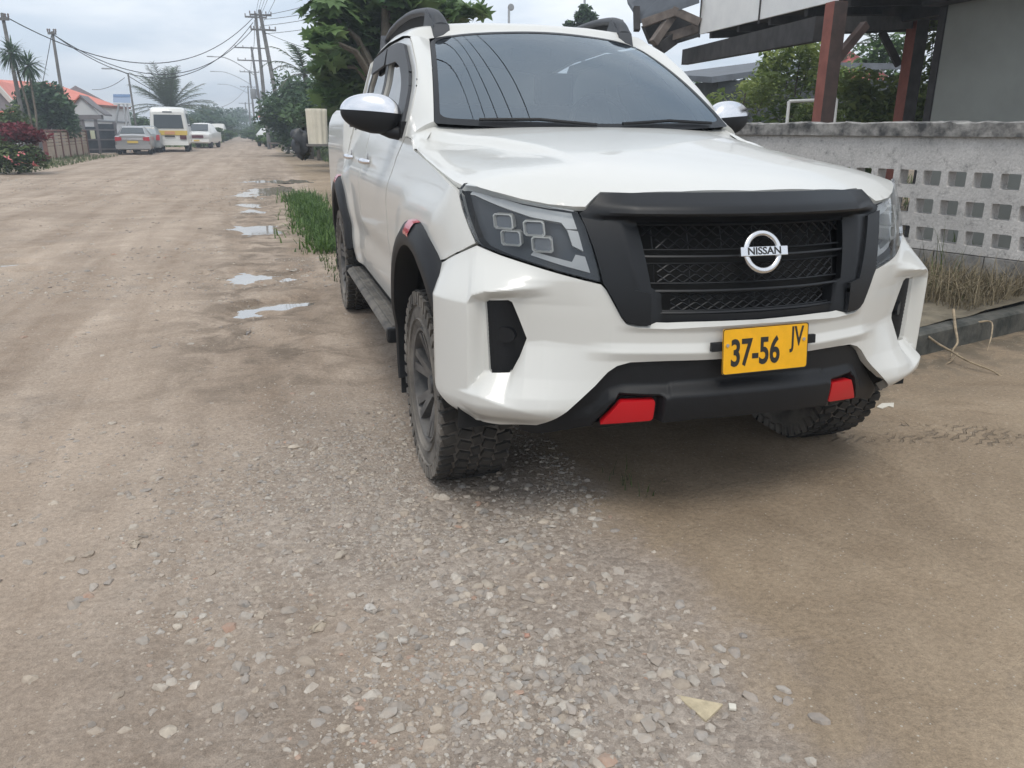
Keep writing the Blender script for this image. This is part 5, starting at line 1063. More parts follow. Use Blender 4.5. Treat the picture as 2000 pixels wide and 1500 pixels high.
# grass strip and yard ground behind the wall
# ================================================================== the street at the left and far away
def gat(u, d): p = at(u, 260, d); return np.array([p[0], p[1], 0.])
def hz(v, d, u=300): return at(u, v, d)[2]
M['pole'] = mat('weathered_pole', (.13,.125,.12), .85, var=.25, vscale=3); M['metal'] = mat('galvanised_metal', (.32,.33,.34), .5, metal=.4); M['wire'] = mat('cable', (.02,.02,.022), .7); M['insul'] = mat('insulator', (.16,.13,.12), .4)
def pole(base, top, r0, label, arms=(), lamp=None, xf=False, name='utility_pole', group='utility poles along the street', cat='utility pole'):
    base = np.array(base, float); top = np.array(top, float); e = empty(name, tuple(base), label, cat, group)
    mb = MB(); mb.tube([base-[0, 0, .3], base*.5+top*.5, top], [r0, r0*.85, r0*.68], 10); mb.build('shaft', M['pole'], e, smooth=60); d = top-base
    for f, w_ in arms:
        c = base+d*f; mb = MB(); mb.box(c+[0, -.12, 0], (w_, .10, .11)); ar = mb.build('cross_arm', M['pole'], e)
        for q in (-.48, -.25, .25, .48):
            mb = MB(); mb.lathe([(0, .02), (.06, .045), (.10, .03), (.14, .05), (.18, .02), (.19, 0)], c+[q*w_, -.12, .05], 2, 8); mb.build('insulator', M['insul'], ar, smooth=50)
    if lamp:
        f, L_, up = lamp; c = base+d*f; mb = MB(); pts = catmull(np.array([c, c+[-L_*.35, 0, up*.6], c+[-L_*.7, 0, up], c+[-L_, 0, up*1.05]]), 6); mb.tube(pts, .045, 6); la = mb.build('lamp_arm', M['metal'], e, smooth=60)
        mb = MB(); mb.box(pts[-1]+np.array([-.28, 0, 0]), (.62, .24, .10)); mb.build('lamp_head', M['metal'], la, bevel=.03)
    if xf:
        c = base+d*xf; mb = MB(); mb.lathe([(-.5, .0), (-.5, .26), (-.42, .30), (.40, .30), (.46, .22), (.48, 0)], c+[-.45, -.1, 0], 2, 16); mb.lathe([(-.4, .0), (-.4, .24), (.36, .24), (.42, 0)], c+[.42, -.1, -.1], 2, 14); mb.box(c+[0, -.1, -.45], (1.3, .3, .08)); mb.build('transformer', M['metal'], e, smooth=45)
    return e
def P2(u, v, d): return at(u, v, d)
pA_b, pA_t = gat(557, 52), P2(507, 20, 52); pole(pA_b, pA_t, .17, 'nearest leaning utility pole at the right edge of the road', [(.965, 1.4), (.86, 1.6)])
pB_b, pB_t = gat(524, 56), P2(499, 26, 56); pole(pB_b, pB_t, .15, 'utility pole just left of and behind the nearest leaning pole', [(.97, 1.5), (.88, .9)], xf=False)
pC_b, pC_t = gat(517, 78), P2(491, 92, 78); pole(pC_b, pC_t, .16, 'utility pole carrying the grey transformer drums', [(.99, 3.2), (.86, 3.0)], lamp=(.70, 3.8, 1.6), xf=.52)
pD_b, pD_t = gat(500, 110), P2(487, 138, 110); pole(pD_b, pD_t, .16, 'street pole with curved lamp arm beyond the transformer pole', [(.98, 2.6)], lamp=(.80, 4.6, 1.5))
pE_b, pE_t = gat(490, 150), P2(484, 168, 150); pole(pE_b, pE_t, .18, 'distant street pole with lamp arm near the tree line', [(.98, 2.8)], lamp=(.85, 4.8, 1.5))
pF_b, pF_t = gat(483, 190), P2(479, 200, 190); pole(pF_b, pF_t, .2, 'farthest utility pole at the end of the road', [(.97, 3)])
l1b, l1t = gat(52, 34), P2(4, 26, 34); pole(l1b, l1t, .10, 'leaning grey pole at the far left edge behind the red bush', group='poles on the left side', arms=[(.96, .5)])
l2b, l2t = gat(133, 42), P2(102, 62, 42); pole(l2b, l2t, .10, 'grey pole rising behind the round green tree on the left', group='poles on the left side', arms=[(.985, .4)])
l3b, l3t = gat(268, 60), P2(250, 143, 60); pole(l3b, l3t, .09, 'slim street lamp with a straight angled arm behind the sign', group=None, name='street_lamp', cat='street lamp', lamp=(.985, 1.2, .35))
def wire(a, b, sag, r, label, n=26, group='overhead wires'):
    a = np.array(a, float); b = np.array(b, float); mb = MB(); mb.tube([a*(1-t)+b*t-np.array([0, 0, 4*sag*t*(1-t)]) for t in np.linspace(0, 1, n)], r, 5); c = (a+b)/2; o = mb.build('overhead_wire', M['wire'], smooth=80, loc=tuple(c)); return tag(o, label, 'wire', group)
wire(P2(13, 34, 34), P2(493, 36, 55), 2.35, .024, 'topmost sagging wire from the far left pole to the road poles')
wire(P2(105, 68, 42), P2(494, 44, 55), 2.85, .024, 'upper of two sagging wires from the pole behind the green tree')
wire(P2(105, 68, 42), P2(495, 56, 55), 2.45, .024, 'lower of two sagging wires from the pole behind the green tree')
wire(P2(101, 66, 42), gat(70, 40)+[0, 0, 1.5], .05, .018, 'slack guy wire at the left of the pole behind the green tree')
wire(P2(243, 152, 60), P2(180, 175, 66), .25, .020, 'thin wire leaving the slim street lamp to the left')
wire(P2(250, 148, 60), P2(480, 172, 150), 3.0, .03, 'long faint wire from the slim street lamp down the road')
for i, (u, v, d, ex, ez, lab) in enumerate([(499, 30, 56, .2, 9.0, 'wire running overhead along the road, first from the left'), (503, 27, 56, .7, 9.1, 'wire running overhead along the road, second from the left'), (508, 24, 52, 1.1, 9.0, 'wire running overhead along the road, third from the left'), (511, 26, 52, 1.5, 8.8, 'wire running overhead along the road, fourth from the left'), (513, 45, 52, 1.9, 8.3, 'wire running overhead along the road, nearest the trees')]):
    wire(P2(u, v, d), (ex, -22, ez), 1.0, .011, lab, 60)
for i, (u, v, d, ex, ey, ez, lab) in enumerate([(514, 30, 52, 11, 12, 9.0, 'top wire fanning right from the nearest pole over the trees'), (515, 38, 52, 12, 10, 8.0, 'second wire fanning right from the nearest pole over the trees'), (516, 50, 52, 13, 14, 8.6, 'third wire fanning right from the nearest pole over the trees'), (517, 66, 52, 15, 20, 9.0, 'lowest wire fanning right from the nearest pole over the trees'), (514, 62, 52, 6.0, 44, 4.6, 'short service drop from the nearest pole down to the right hand trees')]):
    wire(P2(u, v, d), (ex, ey, ez), .9 if i < 4 else .3, .016, lab, 30)
for i, (a, b) in enumerate([((492, 96, 78), (497, 40, 56)), ((487, 142, 110), (491, 96, 78)), ((484, 170, 150), (487, 142, 110))]):
    wire(P2(*a), P2(*b), .8, .02, ['wire span between the twin poles and the transformer pole', 'wire span beyond the transformer pole', 'farthest wire span near the tree line'][i])
# ---- vehicles
M['carpaint_silver'] = mat('silver_paint', (.36,.36,.36), .35, metal=.5, coat=.5); M['carpaint_white'] = mat('van_white', (.70,.70,.67), .4, coat=.4); M['carpaint_grey'] = mat('grey_car_paint', (.30,.33,.34), .4, coat=.4); M['carglass'] = mat('car_window', (.035,.045,.05), .12, coat=.5); M['tailred'] = mat('tail_red', (.40,.02,.03), .3); M['taildark'] = mat('tail_dark', (.09,.02,.03), .3); M['tyre'] = mat('plain_tyre', (.02,.02,.02), .85); M['yellow'] = mat('faded_yellow', (.62,.45,.10), .5); M['amberplate'] = mat('amber_sign', (.60,.30,.16), .5); M['clear'] = mat('clear_lamp', (.55,.55,.55), .2, coat=.5)
def vehicle(name, origin, yaw, secs, paint, label, cat, glass, extras, wheels, wr=.31, ww=.2, group=None):
    """secs: list of (y, half width, z bottom, z belt, half width roof, z roof) from the rear (0) to the front"""
    e = empty(name, tuple(origin), label, cat, group); c, s = math.cos(yaw), math.sin(yaw); O = np.array(origin, float)
    T = lambda p: O+np.array([p[0]*c-p[1]*s, p[0]*s+p[1]*c, p[2]])
    P = []
    for (y, w_, zb, zt, wr_, zr) in secs:
        half = [(w_*.90, zb), (w_, zb+.12), (w_, zt-.12), (w_*.985, zt), (wr_*1.0, zr-.10), (wr_*.86, zr-.01), (0, zr+.015)]; ring = half+[(-a, b) for a, b in half[::-1][1:]]; P.append([T((a, y, b)) for a, b in ring])
    mb = MB(); mb.grid(np.array(P)); mb.add(P[0], [tuple(range(len(P[0])))]); mb.add(P[-1], [tuple(range(len(P[0])))]); mb.add([P[i][k] for i in range(len(P)) for k in (0, 12)], [(2*i, 2*i+1, 2*i+3, 2*i+2) for i in range(len(P)-1)]); mb.build('body', paint, e, smooth=38)
    def quad(nm, pts, mt, th=.02):
        mb = MB(); mb.prism([T(p) for p in pts], T((0, -th, 0))-T((0, 0, 0))); mb.build(nm, mt, e)
    for g in glass: quad(*g)
    for x in extras: quad(*x)
    for (x, y) in wheels:
        mb = MB(); sgn = 1 if x > 0 else -1; cx = T((x-sgn*ww/2, y, wr))
        Pw = []
        for a_, r_ in ((-ww/2, .0), (-ww/2, wr*.92), (-ww*.4, wr), (ww*.4, wr), (ww/2, wr*.92), (ww/2, .0)):
            Pw.append([T((x-sgn*ww/2+a_, y+r_*math.cos(t), wr+r_*math.sin(t))) for t in np.linspace(0, 2*PI, 20, endpoint=False)])
        mb.grid(np.array(Pw), closed=True); w2 = mb.build('wheel', M['tyre'], e, smooth=40)
    return e
# silver saloon, seen from behind
o_ = gat(257, 41.5); yw = math.atan2(.02, 1)
vehicle('parked_car', o_, .06, [(0, .78, .34, .86, .68, .98), (.12, .86, .26, .93, .70, 1.02), (.50, .88, .24, .96, .70, 1.06), (1.05, .88, .24, .97, .60, 1.40), (1.7, .88, .24, .97, .60, 1.47), (2.6, .88, .24, .96, .60, 1.43), (3.3, .88, .24, .95, .68, 1.04), (4.2, .84, .26, .88, .66, .92), (4.45, .70, .36, .70, .55, .78)], M['carpaint_silver'], 'silver saloon car parked tail out in front of the dark gate', 'car',
  [('rear_window', [(-.60,.50,1.09),(.60,.50,1.09),(.50,.98,1.38),(-.50,.98,1.38)], M['carglass'])],
  [('tail_light', [(-.84,-.02,.70),(-.52,-.04,.74),(-.52,-.04,.90),(-.82,0,.92)], M['tailred']), ('tail_light', [(.52,-.04,.74),(.84,-.02,.70),(.82,0,.92),(.52,-.04,.90)], M['tailred']), ('number_plate', [(-.26,-.05,.60),(.26,-.05,.60),(.26,-.05,.72),(-.26,-.05,.72)], M['yellow']), ('chrome_strip', [(-.50,-.045,.78),(.50,-.045,.78),(.50,-.045,.84),(-.50,-.045,.84)], M['chrome']), ('bumper', [(-.84,-.06,.30),(.84,-.06,.30),(.86,-.06,.52),(-.86,-.06,.52)], M['carpaint_silver'])],
  [(-.86,.85),(.86,.85),(-.86,3.5),(.86,3.5)])
vehicle('parked_car', gat(283, 45.5), .04, [(0, .74, .34, .88, .62, 1.05), (.15, .80, .26, .96, .62, 1.20), (.5, .82, .24, .98, .60, 1.46), (1.8, .82, .24, .98, .60, 1.50), (2.7, .82, .24, .96, .62, 1.30), (3.5, .80, .26, .90, .64, .95), (3.75, .68, .36, .72, .55, .78)], M['carpaint_grey'], 'pale grey hatchback half hidden behind the silver saloon', 'car',
  [('rear_window', [(-.56,.14,1.05),(.56,.14,1.05),(.50,.42,1.42),(-.50,.42,1.42)], M['carglass'])], [('tail_light', [(.54,-.03,.70),(.76,-.02,.70),(.76,0,1.0),(.60,0,1.0)], M['tailred']), ('tail_light', [(-.76,-.02,.70),(-.54,-.03,.70),(-.60,0,1.0),(-.76,0,1.0)], M['tailred']), ('bumper', [(-.76,-.05,.30),(.76,-.05,.30),(.76,-.05,.50),(-.76,-.05,.50)], M['carpaint_grey'])], [(-.80,.7),(.80,.7),(-.80,3.0),(.80,3.0)])
# bus
vehicle('minibus', gat(331, 47.0), .045, [(0, .98, .50, 1.45, .90, 2.30), (.10, 1.04, .42, 1.50, .93, 2.48), (.5, 1.07, .40, 1.52, .94, 2.58), (3.5, 1.07, .40, 1.52, .94, 2.62), (6.0, 1.07, .40, 1.52, .94, 2.56), (6.6, 1.0, .45, 1.45, .88, 2.35)], M['carpaint_white'], 'white minibus with a faded yellow band and wide rear window', 'bus',
  [('rear_window', [(-.82,-.005,1.36),(.82,-.005,1.36),(.76,.02,2.14),(-.76,.02,2.14)], M['carglass'])],
  [('yellow_band', [(-.99,-.02,.98),(.99,-.02,.98),(1.0,-.01,1.24),(-1.0,-.01,1.24)], M['yellow']), ('route_sign', [(-.26,-.035,1.02),(.30,-.035,1.02),(.30,-.035,1.20),(-.26,-.035,1.20)], M['amberplate']), ('tail_light', [(-.92,-.04,.74),(-.56,-.04,.74),(-.56,-.04,.98),(-.92,-.04,.98)], M['taildark']), ('tail_light', [(.56,-.04,.74),(.92,-.04,.74),(.92,-.04,.98),(.56,-.04,.98)], M['taildark']), ('number_plate', [(-.28,-.04,.88),(.28,-.04,.88),(.28,-.04,.96),(-.28,-.04,.96)], M['tyre']), ('bumper', [(-1.0,-.10,.40),(1.0,-.10,.40),(1.0,-.08,.62),(-1.0,-.08,.62)], M['carpaint_white']), ('roof_vent', [(-.26,-.0,2.26),(.26,-.0,2.26),(.26,.02,2.33),(-.26,.02,2.33)], M['carglass']), ('side_window', [(1.075,.6,1.5),(1.075,5.4,1.5),(.98,5.4,2.25),(.98,.6,2.25)], M['carglass'], .001)], [(-1.0,1.5),(1.0,1.5),(-1.0,5.2),(1.0,5.2)], .38, .28)
# white pickup facing the road beyond the bus
vehicle('parked_pickup', gat(383, 57.0), -.12, [(0, .80, .45, .86, .66, .98), (.10, .88, .36, .98, .70, 1.08), (1.1, .90, .34, 1.08, .72, 1.18), (1.9, .90, .34, 1.12, .64, 1.72), (2.6, .90, .34, 1.12, .64, 1.78), (3.6, .90, .34, 1.12, .66, 1.70), (3.7, .90, .34, 1.12, .80, 1.18), (5.2, .88, .36, 1.12, .80, 1.16)], M['carpaint_white'], 'white pickup parked nose towards us beyond the minibus', 'pickup truck',
  [('windscreen', [(-.66,1.08,1.24),(.66,1.08,1.24),(.57,1.80,1.70),(-.57,1.80,1.70)], M['carglass'])], [('grille', [(-.48,-.03,.72),(.48,-.03,.72),(.48,-.01,.92),(-.48,-.01,.92)], M['taildark']), ('headlight', [(-.82,-.02,.76),(-.52,-.04,.76),(-.52,-.03,.94),(-.80,.0,.94)], M['clear']), ('headlight', [(.52,-.04,.76),(.82,-.02,.76),(.80,.0,.94),(.52,-.03,.94)], M['clear']), ('bumper', [(-.86,-.10,.44),(.86,-.10,.44),(.86,-.08,.64),(-.86,-.08,.64)], M['carpaint_white']), ('number_plate', [(-.20,-.12,.50),(.20,-.12,.50),(.20,-.12,.60),(-.20,-.12,.60)], M['yellow'])], [(-.88,1.0),(.88,1.0),(-.88,4.2),(.88,4.2)], .38, .25)
vehicle('parked_van', gat(426, 92), .0, [(0, .80, .5, 1.0, .68, 1.5), (.2, .88, .42, 1.1, .74, 1.95), (2.5, .90, .40, 1.1, .76, 2.0), (3.6, .86, .42, 1.05, .72, 1.4), (4.0, .75, .5, .9, .6, 1.0)], M['carpaint_white'], 'small white van far up the road on the left verge', 'van', [('rear_window', [(-.6,.0,1.08),(.6,.0,1.08),(.62,.12,1.6),(-.62,.12,1.6)], M['carglass'])], [('bumper', [(-.8,-.06,.44),(.8,-.06,.44),(.8,-.06,.62),(-.8,-.06,.62)], M['taildark'])], [(-.86,.8),(.86,.8),(-.86,3.2),(.86,3.2)])
vehicle('parked_car', gat(541, 64), .25, [(0, .74, .40, .84, .60, .95), (.15, .80, .32, .92, .64, 1.02), (1.0, .84, .30, .96, .66, 1.08), (1.5, .84, .30, .97, .58, 1.44), (2.9, .84, .30, .97, .58, 1.46), (3.6, .80, .32, .94, .60, 1.0), (3.8, .7, .4, .8, .55, .85)], M['carpaint_white'], 'white car parked under the dark trees behind the nearest pole', 'car', [('windscreen', [(-.6,.98,1.10),(.6,.98,1.10),(.52,1.42,1.42),(-.52,1.42,1.42)], M['carglass'])], [('grille', [(-.5,-.03,.6),(.5,-.03,.6),(.5,-.01,.76),(-.5,-.01,.76)], M['taildark'])], [(-.82,.8),(.82,.8),(-.82,3.0),(.82,3.0)])
# ---- houses on the left
M['greyboard'] = mat('grey_boards', (.22,.23,.24), .85, var=.12, vscale=3); M['whitewall'] = mat('white_render', (.60,.61,.62), .85, var=.06, vscale=1.5); M['gablegrey'] = mat('gable_grey', (.17,.16,.165), .8, var=.15, vscale=2); M['barge'] = mat('pale_barge', (.50,.50,.46), .6); M['fencewall'] = mat('tan_concrete', (.36,.29,.22), .9, col2=(.44,.36,.28), vscale=4); M['fencepost'] = mat('brown_post', (.20,.105,.085), .85, var=.2, vscale=5); M['gate'] = mat('dark_gate', (.045,.055,.065), .7, var=.2, vscale=4)
simple_house('long_house', gat(20, 58), gat(232, 66), 9, hz(206, 62), hz(165, 66), .5, M['greyboard'], M['orange'], 'long house with an orange red roof behind the green tree', 2.6)
e = empty('gable_house', tuple(gat(-10, 44)), 'house at the far left edge with a dark grey gable and pale barge boards', 'house')
gA, gB, gC = at(-60, 226, 44), at(40, 218, 44), at(-8, 165, 44)
mb = MB(); mb.prism([(gA[0], gA[1], 0), (gB[0], gB[1], 0), tuple(gB), tuple(gC), tuple(gA)], (-.3, 6, 0)); mb.build('wall', M['gablegrey'], e)
for a, b in ((gC, gB), (gC, gA)):
    d_ = (b-a)*1.08; mb = MB(); mb.beam(a+[0, -.25, .08], a+d_+[0, -.25, .08], .10, .26); mb.build('barge_board', M['barge'], e)
    mb = MB(); mb.prism([a+[0, -.2, .16], a+d_+[0, -.2, .16], a+d_+[-.3, 6.2, .16], a+[-.3, 6.2, .16]], (0, 0, .08)); mb.build('roof', M['orange'], e)
mb = MB(); q0, q1 = at(-40, 226, 43), at(44, 217, 43); mb.beam(q0, q1, 1.6, .12); mb.build('verandah_roof', M['orange'], e)
mb = MB(); q0, q1 = gat(22, 43), gat(48, 43); mb.prism([q0+[0, 0, .3], q1+[0, 0, .3], q1+[0, 0, 1.4], q0+[0, 0, 1.4]], (0, .1, 0)); mb.build('window_panel', M['whitewall'], e)
# porch gatehouse
e = empty('gate_porch', tuple(gat(172, 46)), 'small grey gabled gate porch on slim posts beside the dark gate', 'porch')
a, b, c = at(136, 214, 46), at(206, 228, 46), at(157, 190, 46); k_ = at(178, 208, 46)
mb = MB(); mb.prism([a, at(142, 226, 46), at(196, 227, 46), k_, c], (0, .10, 0)); mb.build('gable', mat('pale_gable', (.40,.41,.41), .8), e)
mb = MB(); mb.prism([c+[0, -.2, .05], k_+[0, -.2, .05], b+[0, -.2, .05], b+[0, 2.4, .05], k_+[0, 2.4, .05], c+[0, 2.4, .05]], (0, 0, .09)); mb.build('roof', M['gablegrey'], e)
mb = MB(); mb.prism([c+[0, -.2, .05], a+[-.2, -.2, -.1], a+[-.2, 2.4, -.1], c+[0, 2.4, .05]], (0, 0, .09)); mb.build('roof', M['orange'], e)
mb = MB(); mb.beam(at(136, 229, 46), at(200, 229, 46), .25, .26); mb.build('beam', M['gablegrey'], e)
for u in (140, 148, 160, 190):
    g = gat(u, 46.3); mb = MB(); mb.box((g[0], g[1], hz(229, 46)/2), (.16 if u != 160 else .42, .16, hz(229, 46))); mb.build('post', M['gablegrey'], e)
# white wall of the works yard
a, b = gat(166, 53), gat(256, 60); e = empty('white_building', tuple((a+b)/2), 'long low white walled building behind the sign legs', 'building')
mb = MB(); mb.prism([a, b, b+[0, 0, hz(212, 60)], a+[0, 0, hz(206, 53)]], (-1, 7, 0)); mb.build('wall', M['whitewall'], e)
mb = MB(); mb.beam(a+[0, -.05, hz(236, 53)], b+[0, -.05, hz(240, 60)], .10, .12); mb.build('ledge', M['greyboard'], e); mb = MB(); mb.beam(a+[0, -.05, hz(206, 53)], b+[0, -.05, hz(212, 60)], .5, .16); mb.build('roof_edge', M['fencepost'], e)
# fence and gate
fa, fb = gat(84, 33.5), gat(166, 42); e = empty('concrete_fence', tuple((fa+fb)/2), 'low tan concrete slab fence with brown posts beside the red bush', 'fence'); fdv = (fb-fa); fL = np.linalg.norm(fdv); fdv /= fL; fn_ = np.array([-fdv[1], fdv[0], 0]); Rf = np.stack([fdv, fn_, [0, 0, 1]], 1); npn = 6; pl_ = fL/npn
for k in range(npn):
    c = fa+fdv*(k+.5)*pl_; mb = MB(); mb.box(c+[0, 0, .28], (pl_-.16, .07, .56), Rf)
    mb.build('panel', M['fencewall'], e)
    for j in range(4): mb = MB(); mb.box(c+[0, 0, .64+j*.145], (pl_-.16, .07, .115), Rf); mb.build('slat', M['fencewall'], e)
for k in range(npn+1): mb = MB(); mb.box(fa+fdv*k*pl_+[0, 0, .60], (.15, .15, 1.22), Rf); mb.build('post', M['fencepost'], e)
mb = MB(); mb.box(fa+fdv*fL/2+[0, 0, 1.23], (fL, .14, .07), Rf); mb.build('rail', M['fencepost'], e)
ga, gb_ = gat(164, 42), gat(226, 43.5); e = empty('yard_gate', tuple((ga+gb_)/2), 'dark boarded double gate closed between the fence and the silver car', 'gate'); gd_ = gb_-ga; gl_ = np.linalg.norm(gd_); gd_ /= gl_; Rg = np.stack([gd_, [-gd_[1], gd_[0], 0], [0, 0, 1]], 1)
for k, (s0, s1, hh) in enumerate(((.0, .40, 1.36), (.42, .97, 1.52))):
    mb = MB(); mb.box(ga+gd_*gl_*(s0+s1)/2+[0, 0, hh/2+.05], (gl_*(s1-s0), .06, hh), Rg); lf = mb.build('gate_leaf', M['gate'], e)
    for j in range(3): mb = MB(); mb.box(ga+gd_*gl_*(s0+s1)/2+[0, 0, .25+j*.5]-np.array([-gd_[1], gd_[0], 0])*.05, (gl_*(s1-s0), .05, .07), Rg); mb.build('rail', M['gablegrey'], lf)
for s in (0, .41, .99): mb = MB(); mb.box(ga+gd_*gl_*s+[0, 0, .82], (.14, .14, 1.64), Rg); mb.build('gate_post', M['gablegrey'], e)
mb = MB(); mb.box(at(181, 263, 42), (.20, .10, .42), Rg); o = mb.build('notice', mat('pale_notice', (.60,.62,.45), .6), e)
# signboard
e = empty('signboard', tuple(gat(235, 47)), 'raised blue and white signboard on splayed metal legs above the parked cars', 'sign')
c0, c1, c2, c3 = at(221, 200, 47), at(255, 201, 47), at(254, 184, 47), at(221, 184, 47)
mb = MB(); mb.prism([c0, c1, c2, c3], (0, .08, 0)); mb.build('board', mat('sign_pale_blue', (.30,.38,.52), .5), e)
mb = MB(); mb.prism([c3+(c0-c3)*.30+[0, -.03, 0], c2+(c1-c2)*.30+[0, -.03, 0], c2+[0, -.03, 0], c3+[0, -.03, 0]], (0, .02, 0)); mb.build('header', mat('sign_blue', (.16,.25,.42), .5), e)
mb = MB(); mb.prism([c0+[0, -.03, -.16], c1+[0, -.03, -.16], c1+[0, -.03, -.02], c0+[0, -.03, -.02]], (0, .08, 0)); mb.build('lower_frame', M['whitewall'], e)
for (u0, v0, u1) in ((232, 203, 214), (241, 203, 250), (248, 203, 258)):
    mb = MB(); mb.tube([at(u0, v0, 47), gat(u1, 47)], .06, 6); mb.build('leg', M['metal'], e, smooth=60)
# ---- trees and plants on the left
tree('round_tree', gat(95, 38), hz(152, 38), 1.75, 'bushy blue green tree in the yard behind the tan fence', leaf='blue', n=5200, size=.26, nc=24, seed=11, low=.12, trunk=.12)
e_ = tree('red_bush', gat(20, 23.5), 1.55, 1.25, 'red leaved hedge bush with pink blossoms at the left edge of the road', 'bush', 'red', 3000, .14, nc=18, seed=12, low=.05, trunk=.05, cd=1.0)
p, s_ = clump_pts([(gat(16, 23.2)+[0, 0, .55], (.9, .5, .45)), (gat(40, 23.2)+[0, 0, .45], (.7, .5, .40)), (gat(-8, 23.2)+[0, 0, .5], (.6, .5, .5))], 2600, 5); leaves('green_foliage', p, .13, LM['weed'], e_, seed=5, shade=s_)
pk_ = np.array([gat(28, 22.6)+[0, 0, .35], gat(56, 22.7)+[0, 0, .28], gat(38, 22.6)+[0, 0, .62], gat(10, 22.6)+[0, 0, .5]]); leaves('blossom', np.repeat(pk_, 6, 0)+np.random.default_rng(3).normal(size=(24, 3))*.05, .11, mat('pink_petal', (.55,.16,.17), .6), e_, seed=6)
tree('yellow_bush', gat(-5, 30), 2.3, 1.4, 'yellow green bush above the red hedge at the left edge', 'bush', 'weed', 1800, .18, nc=12, seed=13, low=.2, trunk=.05)
def yucca(name, base, tops, label):
    e = empty(name, tuple(base), label, 'palm lily')
    mb = MB()
    for t in tops: mb.tube([np.array(base)-[0, 0, .1], np.array(base)*.5+np.array(t)*.5+[.1, 0, 0], t], [.06, .05, .04], 7)
    mb.build('stem', M['bark'], e, smooth=60); r = np.random.default_rng(2); quads = []
    for t in tops:
        for k in range(170):
            d = r.normal(size=3); d[2] = d[2]*.7+.15; d /= np.linalg.norm(d); L_ = r.uniform(.6, .95); s = np.cross(d, [0, 0, 1]); s /= np.linalg.norm(s)+1e-9; m_ = np.array(t)+d*L_*.55; q = np.array(t)+d*L_+[0, 0, -.18]; quads += [(np.array(t), m_-s*.035, q, m_+s*.035)]
    V = np.array(quads).reshape(-1, 3)-np.array(base); me = bpy.data.meshes.new('leaf_rosette'); n = len(quads); me.from_pydata(V.tolist(), [], np.arange(4*n).reshape(-1, 4).tolist()); sh = np.repeat(r.random(n), 4); ca = me.color_attributes.new('shade', 'FLOAT_COLOR', 'POINT'); ca.data.foreach_set('color', np.stack([sh, sh, sh, np.ones_like(sh)], 1).ravel()); me.materials.append(LM['blue']); link(bpy.data.objects.new('leaf_rosette', me), e)
yucca('palm_lily', gat(66, 33), [at(24, 103, 33), at(55, 128, 33)], 'tall palm lily with two spiky heads on thin stems at the far left')
palm('date_palm', gat(338, 68), hz(212, 68), 'large feathery palm rising behind the minibus', 46, 3.7, .10, 21, .3, 'palm', leaf_len=.75, step=.08, up0=82)
k = 0
for (u, d, vt, cw, lf, lab) in [(300, 74, 222, 2.6, 'dark', 'dark bush left of the feathery palm'), (366, 76, 222, 2.4, 'dark', 'dark bush right of the feathery palm'), (395, 95, 214, 4.0, 'blue', 'hazy round tree above the white pickup'), (420, 130, 203, 5.5, 'blue', 'tallest hazy tree of the line left of the road'), (447, 150, 206, 5.5, 'blue', 'hazy tree of the line nearest the road end'), (466, 180, 212, 5, 'blue', 'small hazy tree where the road vanishes'), (272, 72, 226, 2.2, 'mid', 'green bush left of the minibus'), (412, 78, 240, 1.7, 'weed', 'verge bush between white pickup and far van'), (398, 68, 248, 1.1, 'grass', 'bright verge bush right of the white pickup'), (440, 105, 238, 2.2, 'weed', 'verge bush beyond the far van'), (245, 85, 212, 4.0, 'blue', 'hazy tree behind the white building'), (436, 84, 248, 1.5, 'grass', 'low bright bush on the verge by the far van'), (408, 66, 262, 1.0, 'grass', 'low bright weeds just right of the white pickup'), (503, 92, 250, 1.9, 'grass', 'low bright verge bush right of the road end'), (530, 60, 262, 1.2, 'grass', 'low weeds behind the plank bench'), (486, 120, 250, 1.6, 'grass', 'farthest bright verge bush on the right')]:
    tree('street_tree', gat(u, d), max(1.2, hz(vt, d, u)), cw, lab, 'tree', lf, 1500 if d < 90 else 1300, .28 if d < 90 else .55, nc=14, seed=300+k, low=.05, trunk=.1, group='trees along the street'); k += 1
# dense trees on the right side of the road
for (u, d, vt, cw, lf, n, lab) in [(560, 46, 172, 1.5, 'dark', 2600, 'dark bush at the foot of the nearest pole'), (590, 42, 128, 2.6, 'dark', 5200, 'dense dark tree between the nearest pole and the truck'), (622, 36, 150, 2.2, 'dark', 4200, 'dark tree directly left of the truck mirror'), (530, 74, 222, 2.0, 'mid', 1500, 'green bush behind the twin poles'), (512, 96, 232, 2.2, 'mid', 1300, 'green bush beyond the transformer pole'), (497, 135, 232, 3.0, 'blue', 1200, 'hazy bush at the right end of the road'), (655, 30, 140, 1.9, 'dark', 3200, 'dark tree partly hidden by the truck cab'), (700, 26, 120, 2.2, 'dark', 3600, 'dark tree behind the truck side windows')]:
    tree('roadside_tree', gat(u, d), max(1.2, hz(vt, d, u)), cw, lab, 'tree', lf, n, .24 if d < 60 else .35, nc=20, seed=330+k, low=.04, trunk=.1, group='trees on the right side of the road'); k += 1
palm('roadside_palm', gat(604, 38), hz(148, 38, 600), 'feathery palm above the dark trees left of the truck', 18, 2.2, .35, 23, .14, 'dark', leaf_len=.40, up0=70)
